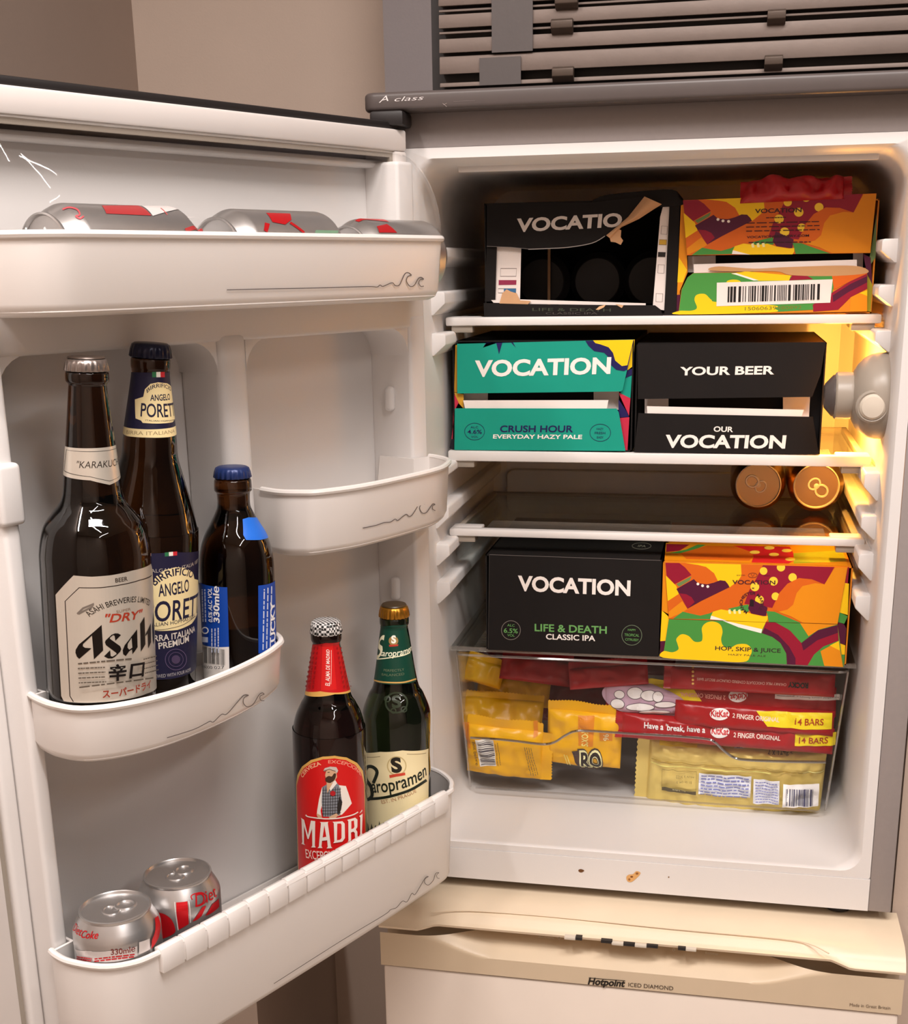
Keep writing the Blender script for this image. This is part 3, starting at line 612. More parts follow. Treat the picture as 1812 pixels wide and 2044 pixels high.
for i, c in enumerate(((40, 110, 70), (228, 222, 214), (190, 40, 50))): p.poly([(945 + 38 * i, 290), (983 + 38 * i, 289), (984 + 38 * i, 338), (946 + 38 * i, 339)], c)
p.poly([(790, 545), (865, 520), (880, 450), (930, 400), (1000, 385), (1080, 395), (1125, 430), (1140, 520), (1150, 640), (1168, 720), (1130, 755), (1000, 768), (860, 762), (845, 740), (795, 720)], CR)
p.curved('BIRRIFICIO', [(900, 486), (930, 458), (970, 440), (1010, 433), (1050, 436), (1090, 450), (1115, 468)], 36, NV, .01)
p.text('ANGELO', (928, 555), (1108, 545), 55, NV, .02).text('PORETTI', (840, 700), (1175, 690), 122, NV, .012).text('ITALIAN HOPMASTERS', (885, 744), (1150, 740), 14, NV, 0)
p.build('neck_label', b2)
p = Print(S, cv(100, 1120, 3.939))
p.poly([(780, -60), (960, -72), (1170, -85), (1180, 100), (1190, 400), (1190, 830), (1100, 880), (950, 925), (800, 930)], NV)
for i, c in enumerate(((40, 110, 70), (228, 222, 214), (190, 40, 50))): p.poly([(900 + 32 * i, -68 - 3 * i), (932 + 32 * i, -71 - 3 * i), (933 + 32 * i, -40 - 3 * i), (901 + 32 * i, -37 - 3 * i)], c)
p.text('VALGANNA ITALIA 1877', (760, 92), (1160, 5), 28, (170, 160, 150), 0)
p.poly([(790, 200), (830, 120), (900, 70), (980, 48), (1060, 52), (1120, 90), (1130, 140), (1160, 150), (1160, 300), (1150, 420), (1110, 490), (1000, 540), (860, 548), (790, 540)], CR)
p.curved('BIRRIFICIO', [(824, 194), (870, 158), (930, 128), (990, 112), (1050, 112), (1112, 132)], 56, NV, .015)
p.text('ANGELO', (852, 278), (1088, 232), 92, NV, .015).text('PORETTI', (735, 470), (1158, 385), 152, NV, .012).text('ITALIAN HOPMASTERS', (760, 515), (1130, 440), 28, NV, .0).line([(800, 542), (900, 535), (1040, 500), (1140, 430)], 3, NV, True)
p.text('BIRRA ITALIANA', (762, 632), (1132, 550), 46, (205, 196, 186), .02).text('PREMIUM', (852, 690), (1086, 628), 46, (205, 196, 186), .02)
p.ring(985, 772, 82, 6, (84, 70, 100)).ring(985, 772, 56, 4, (84, 70, 100)).disc(985, 772, 34, (70, 56, 84)).text('BREWED WITH FOUR HOPS', (790, 918), (1100, 862), 26, (170, 165, 165), 0)
p.build('body_label', b2); b2.matrix_world = mx

# 3. short bottle with blue labels
prof = [(.0136, .010), (.0150, .011), (.0156, .013), (.0158, .020), (.0140, .023), (.0139, .033), (.0160, .039), (.0205, .048), (.0262, .058), (.0302, .070), (.0318, .082), (.0320, .10), (.0320, .17)]
b3, S, mx, Ht = bottle('short brown bottle with blue cap and blue labels at the tray end', 463, 930, .045, 1.06, .0985, prof, 'amber', mat('blue_cap', rgb(34, 52, 104), .35, metal=.2), .0152, .0095)
BL = (18, 66, 158)
p = Print(S, cv(0, 640, 2.2217))
p.poly([(1075, 880), (1100, 872), (1140, 872), (1160, 895), (1190, 960), (1150, 972), (1090, 972), (1078, 950)], (28, 100, 200)); p.build('neck_label', b3)
p = Print(S, cv(0, 640, 2.2217))
p.poly([(840, 1165), (890, 1162), (1008, 1182), (1016, 1445), (1018, 1560), (880, 1570), (840, 1560)], BL).poly([(840, 1420), (885, 1432), (1016, 1446), (1018, 1600), (840, 1600)], (222, 216, 210))
p.bars(893, 1445, 1002, 1458, 1, 70, (40, 36, 36), 22, 8)
p.text('330ml℮', (975, 1340), (972, 1178), 24, (225, 225, 230), .03).text('0.5% ALC VOL', (945, 1338), (942, 1186), 16, (225, 225, 230), .02).rows(905, 1335, 902, 1190, 2, 12, 0, 5, (190, 196, 215), 9).rows(945, 1470, 945, 1360, 3, 14, 0, 5, (190, 196, 215), 10)
p.ring(918, 1372, 13, 5, (225, 225, 230)).poly([(905, 1400), (930, 1402), (930, 1425), (905, 1423)], (190, 196, 215))
p.text('5 016000 027', (898, 1532), (1000, 1540), 12, (50, 46, 46), 0)
p.build('body_label', b3); p = Print(S, cv(0, 640, 2.2217)); p.poly([(1144, 1175), (1180, 1170), (1218, 1150), (1222, 1300), (1222, 1450), (1145, 1476)], BL).rows(1165, 1460, 1170, 1190, 3, 15, -6, 5, (190, 196, 215), 11).text('LUCKY', (1216, 1450), (1212, 1240), 18, (225, 225, 230), .03)
p.build('body_label', b3); b3.matrix_world = mx

# 4. red-labelled bottle
prof = [(.0136, .012), (.0145, .0135), (.0143, .019), (.0130, .0225), (.0140, .030), (.0212, .0705), (.0262, .082), (.0310, .0925), (.0342, .106), (.0352, .120), (.0352, .25)]
M['houndstooth'] = mat('checked_cap', rgb(215, 208, 205), .4, var=0)
nt = M['houndstooth'].node_tree; ck = nt.nodes.new('ShaderNodeTexChecker'); ck.inputs['Scale'].default_value = 420; ck.inputs[1].default_value = (.8, .78, .77, 1); ck.inputs[2].default_value = (.02, .02, .02, 1); tcn = next(n for n in nt.nodes if n.type == 'TEX_COORD'); nt.links.new(tcn.outputs['Object'], ck.inputs[0]); nt.links.new(ck.outputs[0], nt.nodes['Principled BSDF'].inputs['Base Color'])
b4, S, mx, Ht = bottle('dark bottle with red labels and black-and-white checked cap in bottom tray', 650, 1237, .030, 1.18, -.1645, prof, 'amberdark', M['houndstooth'], .0146, .0125)
RD = (196, 22, 22); RD2 = (176, 14, 20); GD = (205, 160, 84); K4 = (480, 1160, 3.4065)
p = Print(S, cv(*K4))
p.poly([(490, 430), (580, 420), (672, 412), (700, 540), (744, 735), (745, 752), (640, 768), (440, 768), (440, 745), (468, 540)], RD2)
p.poly([(552, 432), (630, 425), (652, 735), (545, 742)], RD).poly([(440, 745), (545, 748), (745, 733), (745, 752), (640, 768), (440, 770)], GD).line([(552, 432), (545, 742)], 2.5, (150, 10, 14)).line([(616, 468), (614, 700)], 2.5, (228, 200, 190)).text('EL ALMA DE MADRID', (606, 712), (604, 466), 25, (232, 214, 206), .015)
rd = random.Random(4)
for i in range(9):
    for j in range(3):
        for x0 in (478 - i * 3 + j * 22, 652 + i * 5 + j * 22):
            y0 = 450 + i * 32; p.poly([(x0, y0), (x0 + 9, y0 - 4), (x0 + 9, y0 + 8), (x0 + 4, y0 + 16), (x0 - 3, y0 + 8)], (140, 10, 18))
p.build('neck_label', b4)
p = Print(S, cv(*K4))
p.poly([(380, 1385), (388, 1320), (420, 1260), (480, 1215), (560, 1192), (640, 1186), (720, 1198), (790, 1235), (830, 1290), (842, 1380), (848, 1700), (850, 1990), (395, 1990)], GD)
p.poly([(384, 1390), (400, 1330), (432, 1272), (490, 1232), (560, 1210), (640, 1204), (715, 1216), (778, 1250), (818, 1305), (838, 1380), (846, 1700), (850, 1990), (398, 1990)], RD)
p.curved('CERVEZA', [(424, 1338), (450, 1300), (490, 1270), (550, 1248)], 24, (228, 176, 140), .02).curved('EXCEPCIONAL', [(596, 1238), (660, 1240), (720, 1254), (775, 1284), (816, 1322)], 22, (228, 150, 130), .01)
# plain standing man in flat cap and waistcoat
SK = (196, 158, 126); WH = (224, 216, 208); DK = (30, 26, 26); GR = (120, 124, 132)
p.poly([(580, 1400), (640, 1358), (660, 1385), (715, 1392), (745, 1480), (755, 1510), (690, 1585), (652, 1600), (640, 1580), (690, 1520), (680, 1470), (600, 1450), (560, 1500), (545, 1560), (552, 1600), (520, 1590), (522, 1560), (535, 1480), (555, 1400)], WH)
p.poly([(556, 1400), (590, 1378), (610, 1420), (655, 1372), (668, 1385), (680, 1440), (690, 1500), (680, 1550), (665, 1595), (560, 1600), (552, 1500)], GR)
for i in range(9): p.line([(556, 1420 + i * 20), (682, 1412 + i * 20)], 3, DK)
for i in range(8): p.line([(564 + i * 16, 1400), (562 + i * 16, 1598)], 3, DK)
p.poly([(670, 1460), (690, 1500), (682, 1550), (666, 1590), (655, 1540)], DK).poly([(592, 1378), (640, 1345), (655, 1372), (612, 1425)], WH).poly([(585, 1360), (620, 1370), (640, 1345), (610, 1400), (590, 1440)], SK)
p.poly([(582, 1290), (600, 1275), (650, 1285), (655, 1330), (640, 1355), (600, 1366), (582, 1345), (576, 1318)], SK).poly([(580, 1335), (600, 1322), (620, 1325), (635, 1305), (648, 1310), (640, 1345), (615, 1368), (590, 1366), (578, 1352)], (58, 38, 26), True)
p.poly([(565, 1285), (575, 1268), (610, 1258), (650, 1262), (662, 1285), (655, 1302), (640, 1290), (600, 1278), (572, 1290)], (190, 180, 172)).line([(568, 1286), (604, 1276), (645, 1290)], 4, (90, 60, 50)).line([(592, 1298), (606, 1296)], 4, DK)
p.disc(627, 1440, 18, (165, 20, 30)).poly([(520, 1575), (548, 1590), (560, 1610), (530, 1605), (522, 1592)], SK).poly([(650, 1575), (665, 1590), (640, 1610), (610, 1612), (600, 1600), (630, 1585)], SK)
p.cv = cv(560, 1600, 9.06)
p.line([(470, 232), (500, 262), (620, 284), (740, 298), (840, 303), (1000, 296), (1150, 272), (1300, 230), (1385, 182)], 20, WH, True)
p.poly([(385, 285), (440, 320), (510, 600), (560, 335), (635, 345), (630, 790), (645, 820), (565, 820), (585, 790), (580, 480), (520, 670), (500, 665), (440, 430), (440, 750), (462, 780), (395, 755), (410, 730), (395, 320)], WH)
p.poly([(720, 360), (865, 358), (855, 380), (910, 800), (935, 830), (835, 838), (855, 810), (845, 690), (755, 700), (745, 800), (765, 830), (675, 830), (700, 805), (735, 385)], WH).poly([(795, 420), (830, 625), (765, 640)], RD)
p.poly([(940, 355), (1110, 345), (1150, 390), (1155, 650), (1110, 715), (950, 742), (970, 710), (960, 385)], WH).poly([(1020, 390), (1080, 385), (1095, 410), (1095, 650), (1070, 680), (1015, 690)], RD)
p.poly([(1195, 320), (1330, 282), (1372, 320), (1370, 450), (1345, 500), (1370, 540), (1372, 610), (1390, 640), (1330, 660), (1325, 560), (1300, 535), (1260, 550), (1262, 690), (1205, 720), (1215, 690), (1212, 350)], WH).poly([(1265, 345), (1310, 335), (1320, 450), (1300, 480), (1265, 490)], RD)
p.poly([(1400, 255), (1460, 215), (1450, 560), (1470, 590), (1405, 610), (1420, 580), (1420, 280)], WH).poly([(1405, 210), (1450, 140), (1455, 165), (1415, 205)], WH)
p.cv = cv(*K4)
p.text('EXCEPCIONAL', (452, 1876), (740, 1862), 58, (230, 200, 190), .01)
p.build('body_label', b4, 'glossink'); b4.matrix_world = mx

# 5. green bottle
prof = [(.0136, .012), (.0146, .0135), (.0146, .019), (.0136, .0225), (.0150, .032), (.0222, .080), (.0280, .0935), (.0335, .108), (.0348, .118), (.0340, .145), (.0336, .160), (.0341, .18), (.0341, .26)]
b5, S, mx, Ht = bottle('dark green bottle with cream label and brown-topped gold cap in bottom tray', 786, 1207, .024, 1.26, -.1645, prof, 'green', mat('gold_cap', rgb(176, 122, 40), .3, metal=.8, var=.05), .0148, .0118)
GN = (8, 58, 44); CM = (228, 212, 168); K5 = K4
p = Print(S, cv(*K5))
p.poly([(952, 300), (1040, 300), (1130, 292), (1148, 420), (1190, 660), (1190, 680), (1100, 698), (960, 695), (885, 672), (888, 660), (925, 460)], GN).line([(888, 664), (960, 685), (1100, 688), (1192, 664)], 10, (190, 150, 84), True)
p.disc(1040, 405, 32, (150, 120, 70)).text('S', (1025, 420), (1058, 418), 48, (232, 226, 214), .05).poly([(1010, 432), (1072, 428), (1070, 440), (1012, 445)], (176, 50, 40))
p.text('S', (925, 535), (962, 505), 110, (226, 222, 190), .02, .3).text('taropramen', (952, 505), (1160, 470), 40, (232, 226, 200), .012, .2).line([(930, 530), (1000, 522), (1100, 505), (1150, 485)], 7, (226, 222, 190), True)
p.text('PERFECTLY', (975, 612), (1112, 606), 16, (96, 110, 84), 0).text('BALANCED', (962, 640), (1112, 636), 16, (96, 110, 84), 0); p.build('neck_label', b5)
p = Print(S, cv(*K5))
p.poly([(848, 1165), (950, 1160), (1100, 1150), (1276, 1138), (1276, 1500), (1270, 1700), (850, 1760)], CM)
p.line([(860, 1196), (950, 1192)], 4, (150, 130, 90)).line([(1130, 1175), (1260, 1168)], 4, (150, 130, 90))
p.ring(1062, 1255, 62, 8, (190, 170, 120)).text('S', (1028, 1298), (1100, 1290), 92, (35, 32, 24), .05).poly([(1012, 1318), (1060, 1308), (1118, 1300), (1120, 1318), (1060, 1328), (1015, 1338)], (196, 66, 46))
DKG = (26, 34, 24)
p.line([(905, 1372), (930, 1300), (905, 1265), (868, 1262), (848, 1300), (858, 1350), (890, 1400), (895, 1460), (865, 1485), (850, 1470)], 22, DKG, True).text('taropramen', (880, 1432), (1262, 1316), 88, DKG, .012, .15).line([(880, 1480), (1000, 1466), (1150, 1420), (1262, 1352)], 18, DKG, True)
p.text('EST. IN PRAGUE', (962, 1512), (1195, 1432), 24, (172, 128, 92), .0)
for i in range(7): x = 860 + i * 26; p.poly([(x, 1690 - i * 6), (x + 8, 1640 - i * 4 + 12 * (i % 3)), (x + 18, 1690 - i * 6), (x + 18, 1740), (x, 1740)], (60, 62, 40))
p.build('body_label', b5)
e = Turned([(r, z) for r, z in S.p], mx, .035); e.p = S.p
p = Print(S, cv(*K5), h0=.0006); cc = (34, 44, 26)
p.ring(1060, 825, 72, 12, cc, 68).text('S', (1030, 860), (1095, 850), 80, cc, .04).ring(1000, 800, 18, 8, cc).ring(1110, 870, 18, 8, cc).ring(1040, 880, 16, 8, cc)
p.build('embossed_crest', b5, 'glossink'); b5.matrix_world = mx
Bt = MB().lathe([(.0128, Ht - .0003), (.0120, Ht + .0009), (.004, Ht + .0012)], 30).build('cap_top', mat('dark_brown_cap_top', rgb(70, 54, 34), .4), None); Bt.parent = b5

# ================================================================== cans
def can(label, group, m='can', lid='can', sc_=1.0, name='drink_can', cat='can'):
    o = thing(name, label, cat, (0, 0, 0), group); s = sc_
    P = [(.012, .006), (.020, .0075), (.0235, .0005), (.0255, .0012), (.0325, .011), (.033, .0135), (.033, .098), (.0325, .1005), (.0305, .105), (.0275, .1105), (.0262, .1128)]
    MB().lathe([(r * s, z * s) for r, z in P], 56).build('can_body', M[m], o, ang=50)
    R = [(.0262, .1118), (.0272, .1135), (.0270, .1148), (.0258, .1152), (.0250, .1142), (.0243, .1095), (.0232, .1088), (.0222, .1102), (.010, .1106)]
    MB().lathe([(r * s, z * s) for r, z in R], 48).build('can_lid', M[lid], o, ang=50)
    g = MB(); oval = lambda cx, rx, ry, z: [Vector((cx + rx * math.cos(2 * math.pi * i / 20), ry * math.sin(2 * math.pi * i / 20), z)) * s for i in range(20)]
    g.tube(oval(.0085, .0075, .0068, .1127), .0016 * s, 6, True); g.tube(oval(-.0035, .006, .0072, .1123), .0015 * s, 6, True)
    g.lathe([(.0032 * s, .1105 * s), (.0032 * s, .1128 * s), (.0018 * s, .1133 * s)], 12)
    g.build('pull_tab', M[lid], o)
    g = MB(); g.tube([Vector((-.003 + .0165 * math.cos(a) - .003, .0145 * math.sin(a), .1107)) * s for a in [math.radians(70 + 220 * i / 20) for i in range(21)]], .0008 * s, 5); g.build('opening_score', M[lid], o)
    return o, [(r * s, z * s) for r, z in P[2:]]
Z90 = lambda a: Matrix.Rotation(a, 4, 'Z')
RC = (186, 22, 30); CN = (188, 184, 184); KC = (60, 1500, 2.107)
def stand(o, px, py, D, ang):
    T = atD(px, py, D); return Matrix.Translation(Vector((T.x, T.y, -.1645))) @ Z90(ang)
s_ = 1.06
c1, P = can('silver can at the left end of the bottom door tray, small red script', 'silver cans standing in the bottom tray', sc_=s_)
m1 = stand(c1, 229, 1805, 1.02, .9); S = Turned(P, m1, .035); p = Print(S, cv(*KC))
p.poly([(190, 830), (235, 838), (260, 838), (268, 880), (205, 870)], (205, 200, 198)).poly([(232, 836), (330, 838), (450, 818), (450, 860), (270, 884), (235, 882)], (196, 190, 188))
p.text('Diet', (180, 748), (212, 775), 26, RC, .0, .3).text('Coke', (212, 780), (284, 786), 32, RC, .01, .3).text('330ml℮', (340, 854), (442, 838), 22, (120, 60, 56), .02).rows(272, 872, 440, 852, 2, 0, 9, 5, RC, 3).rows(200, 862, 262, 870, 2, 0, 8, 5, RC, 4)
p.poly([(518, 700), (532, 690), (536, 780), (505, 830), (508, 790)], RC); p.poly([(455, 800), (498, 785), (500, 830), (455, 850)], (214, 208, 206)); p.build('printed_design', c1, 'foilink'); c1.matrix_world = m1
c2, P = can('silver can with tall red letters, second from the left in the bottom tray', 'silver cans standing in the bottom tray', sc_=s_)
m2 = stand(c2, 353, 1731, 1.075, 1.35); S = Turned(P, m2, .035); p = Print(S, cv(300, 1480, 4.314))
p.poly([(30, 1500), (60, 1475), (120, 1485), (180, 1530), (212, 1600), (205, 1650), (100, 1700), (40, 1700)], RC, True).poly([(222, 1385), (318, 1375), (330, 1570), (235, 1625)], RC).line([(210, 1380), (240, 1625)], 8, (216, 210, 208)).line([(330, 1372), (345, 1560)], 8, (216, 210, 208))
p.text('Diet', (385, 1425), (570, 1330), 105, RC, .0, .25).line([(360, 1360), (350, 1330), (380, 1310), (440, 1300), (480, 1330), (470, 1380), (430, 1410), (390, 1420)], 9, RC, True)
p.poly([(360, 1550), (445, 1425), (480, 1410), (440, 1500), (400, 1535)], RC).poly([(470, 1500), (530, 1400), (585, 1350), (590, 1420), (560, 1450), (500, 1490)], RC)
p.build('printed_design', c2, 'foilink'); c2.matrix_world = m2
# three silver cans lying under the clear lid, lids towards the room's left
lbl = ['lying silver can nearest the left under the clear lid', 'middle of the three silver cans lying under the clear lid', 'lying silver can nearest the hinge under the clear lid']
xs = [(78, 0), (423, 1), (690, 2)]
for px, i in xs:
    c, P = can(lbl[i], 'silver cans lying in the top door tray', sc_=1.09 if i < 2 else 1.0)
    q = dl(ondoor(px, 470, .056)); u0 = q[0]
    zx = Vector(DD); yx = Vector((0, 0, 1)); xx = yx.cross(zx)
    R_ = Matrix((xx, yx, zx)).transposed().to_4x4(); org = dp(u0 - .1255, .059, .4255 + .0362) if i < 2 else dp(u0 - .1155, .0555, .4255 + .0345)
    mm = Matrix.Translation(org) @ R_; S = Turned(P, mm, .036); p = Print(S, cv(0, 260, 3.775) if i == 0 else cv(0, 140, 1.9696))
    if i == 0: p.poly([(765, 570), (1040, 570), (1140, 645), (800, 630)], (178, 60, 62)).poly([(1065, 572), (1400, 580), (1490, 658), (1150, 648)], (226, 220, 218)).line([(1210, 590), (1260, 640)], 6, (200, 90, 90)).line([(1330, 590), (1390, 630)], 6, (200, 90, 90)).poly([(1390, 742), (1520, 742), (1530, 770), (1400, 770)], (180, 60, 60)).line([(470, 600), (520, 585), (580, 600), (600, 640), (570, 650), (600, 668), (630, 650)], 12, (200, 90, 96), True)
    elif i == 1: p.poly([(1045, 562), (1140, 565), (1145, 590), (1120, 608), (1070, 598)], RC).line([(1140, 600), (1195, 640)], 9, RC).poly([(1040, 600), (1060, 605), (1050, 640), (1036, 630)], RC).poly([(1240, 630), (1330, 632), (1325, 648), (1235, 646)], (120, 160, 130))
    else: p.poly([(1395, 572), (1500, 576), (1530, 598), (1410, 598)], RC).poly([(1480, 615), (1520, 606), (1560, 640), (1490, 640)], RC)
    p.build('printed_design', c, 'foilink'); c.matrix_world = mm
# two copper-gold cans lying on the third shelf
for i, (px, py) in enumerate(((1513, 977), (1629, 977))):
    c, P = can('copper gold can lying on its side, ' + ('left' if i == 0 else 'right') + ' one on the empty shelf', 'gold cans lying on the empty glass shelf', 'goldcan', 'goldlid')
    q = at(px, py, 1, .243); R_ = Matrix(((1, 0, 0), (0, 0, -1), (0, 1, 0))).to_4x4()
    c.matrix_world = Matrix.Translation(Vector((q.x, .243 + .115, .1575 + .0334))) @ R_ @ Matrix.Rotation((2.6, -.75)[i], 4, 'Z')

# ================================================================== shelves inside the fridge
SX0, SX1, SY = .0425, .5075, .098
def shelf(label, zt, zl, ribs=12, rb=(1035, 1656)):
    o = thing('glass_shelf', label, 'shelf', ((SX0 + SX1) / 2, .23, zl), 'glass shelves in the fridge')
    g = MB().box((SX0, SY, zl), (SX1, SY + .013, zt)).box((SX0, SY + .012, zl + .002), (SX0 + .036, SY + .034, zt)).box((SX1 - .036, SY + .012, zl + .002), (SX1, SY + .034, zt)); g.build('front_trim', M['white'], o, bevel=.0018)
    MB().box((SX0 + .006, SY + .01, zt - .0062), (SX1 - .006, .362, zt - .0018)).build('glass_pane', M['glass'], o)
    g = MB().box((SX0 + .004, SY + .034, zl + .003), (SX0 + .011, .362, zt - .001)).box((SX1 - .011, SY + .034, zl + .003), (SX1 - .004, .362, zt - .001)).box((SX0 + .004, .355, zl + .003), (SX1 - .004, .363, zt - .001)); g.build('edge_frame', M['housing'], o, bevel=.001)
    for x in (SX0 + .006, SX1 - .030): MB().box((x, SY + .003, zl - .0075), (x + .024, SY + .022, zl + .001)).build('shelf_bracket', M['housing'], o, bevel=.001)
    g = MB()
    for i in range(ribs): y = SY + .016 + i * .0042; g.box((SX0 + .04, y, zt - .0019), (SX1 - .04, y + .0007, zt - .0014))
    r_ = g.build('ridge_lines', M['ridge'], o); r_['kind'] = 'stuff'
    return o
shelf('top glass shelf with white front edge, carrying the torn black carton', .3966, .3872)
shelf('second glass shelf with white front edge, carrying the teal carton', .2484, .2366)
shelf('third glass shelf with white front edge, empty but for two gold cans', .1575, .1490)

# ================================================================== drawer with glass lid
dw = thing('crisper_drawer', 'clear plastic drawer full of biscuit packets on the fridge floor', 'drawer', (.27, .24, -.19))
def dring(x0, x1, y0, y1, z, r=.012): return [Vector((x, y, z)) for x, y in rrect(x0, x1, y0, y1, r, 4)]
ztp, zbt = .0035, -.1845
top = (.0465, .5015, .1005, .36); bot = (.0515, .4930, .1385, .345)
o_ = dring(*top, ztp); i_ = dring(top[0] + .002, top[1] - .002, top[2] + .002, top[3] - .002, ztp); ob_ = dring(*bot, zbt); ib_ = dring(bot[0] + .002, bot[1] - .002, bot[2] + .002, bot[3] - .002, zbt + .002)
MB().loft([ib_, i_, o_, ob_], True, True, True).build('drawer_body', M['clear'], dw)
MB().tube(o_, .0016, 6, True).build('drawer_rim', M['clearedge'], dw)
fz_ = lambda z: .1005 + (ztp - z) / (ztp - zbt) * .038
SD = Plane((.27, .1005, ztp), (1, 0, 0), Vector((0, -.038, ztp - zbt)), Vector((0, -(ztp - zbt), -.038)))
def dpt(x, y, h=0): u, v = SD.hit(x, y); return SD.pt(u, v, h)
kd = cv(860, 1260, 1.9034)
MB().tube([dpt(*kd(x, y), .0006) for x, y in smooth([(150, 403), (240, 408), (330, 417), (425, 428), (470, 420), (510, 395), (550, 378), (620, 378), (760, 388), (900, 396), (1030, 406), (1075, 418), (1110, 450), (1150, 478), (1200, 488), (1350, 494), (1500, 496)], False, 4)], .0016, 6).build('handle_edge', M['handleedge'], dw)
for x in (bot[0] + .003, bot[1] - .003): MB().tube([Vector((top[0] + .001 if x < .2 else top[1] - .001, .1035, ztp)), Vector((x, .1415, zbt))], .0013, 6).build('corner_edge', M['clearedge'], dw)
MB().tube([Vector((bot[0] + .01, .139, zbt)), Vector((bot[1] - .01, .139, zbt))], .0014, 6).build('corner_edge', M['clearedge'], dw)
ld = thing('drawer_lid', 'glass lid with ridged lines lying over the packet drawer', 'shelf', (.275, .23, .006), 'glass shelves in the fridge')
MB().box((SX0, .097, .0108), (SX1, .362, .0149)).build('glass_pane', M['glass'], ld)
g = MB()
for i in range(24): g.box((SX0 + .028, .0995 + i * .0055, .0146), (SX1 - .028, .1002 + i * .0055, .0152))
g.build('ridge_lines', M['ridge'], ld)['kind'] = 'stuff'
MB().box((SX0 - .001, .0955, .0098), (SX1 + .001, .0985, .0152)).build('front_edge', M['clearedge'], ld, bevel=.0008)
for x in (SX0, SX1 - .008): MB().box((x, .0985, .0095), (x + .008, .362, .0155)).build('edge_frame', M['clearedge'], ld, bevel=.001)

# ================================================================== cartons
def carton(name, label, X0, X1, Y0, z0, z1, m, group='cartons of cans in the fridge', open_=None, depth_=.225):
    o = thing(name, label, 'carton', ((X0 + X1) / 2, Y0 + depth_ / 2, z0), group); t = .0015
    g = MB().box((X0, Y0, z0), (X0 + t, Y0 + depth_, z1)).box((X1 - t, Y0, z0), (X1, Y0 + depth_, z1)).box((X0, Y0, z1 - t), (X1, Y0 + depth_, z1)).box((X0, Y0, z0), (X1, Y0 + depth_, z0 + t)).box((X0, Y0 + depth_ - t, z0), (X1, Y0 + depth_, z1))
    g.build('carton_body', M[m], o, smooth=False)
    return o
def quad(name, par, pts, Y, m, t=.0012, tilt=None):        # thin board whose outline is given in photo pixels on the plane Y
    P = [at(x, y, 1, Y) for x, y in pts]
    return MB().prism([(p.x, p.z) for p in P], lambda x, z: Vector((x, Y + t, z)), lambda x, z: Vector((x, Y, z))).build(name, M[m], par, smooth=False)
def inner_can(par, x, z, Y):    # can end coloured black to stand in for the dark inside an open carton
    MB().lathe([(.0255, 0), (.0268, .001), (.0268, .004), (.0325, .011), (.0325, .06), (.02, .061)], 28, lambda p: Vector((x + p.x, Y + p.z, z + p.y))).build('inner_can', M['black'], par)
def bil(Q, R_):
    # map crop pixels of quad Q (tl,tr,br,bl) to quad R_ by bilinear inverse
    def f(x, y):
        u = v = .5
        for _ in range(12):
            tx = [Q[0][i] * (1 - u) + Q[1][i] * u for i in (0, 1)]; bx = [Q[3][i] * (1 - u) + Q[2][i] * u for i in (0, 1)]
            px_ = [tx[i] * (1 - v) + bx[i] * v for i in (0, 1)]; ex, ey = x - px_[0], y - px_[1]
            du = [(Q[1][i] - Q[0][i]) * (1 - v) + (Q[2][i] - Q[3][i]) * v for i in (0, 1)]; dv = [bx[i] - tx[i] for i in (0, 1)]
            det = du[0] * dv[1] - du[1] * dv[0]; u += (ex * dv[1] - ey * dv[0]) / det; v += (du[0] * ey - du[1] * ex) / det
        return tuple((R_[0][i] * (1 - u) + R_[1][i] * u) * (1 - v) + (R_[3][i] * (1 - u) + R_[2][i] * u) * v for i in (0, 1))
    return f
BO, AM, YE, MA, PU, GN_, WT, GR2 = (196, 90, 14), (208, 128, 8), (228, 184, 10), (132, 10, 40), (72, 8, 44), (62, 132, 56), (228, 218, 208), (96, 120, 70)
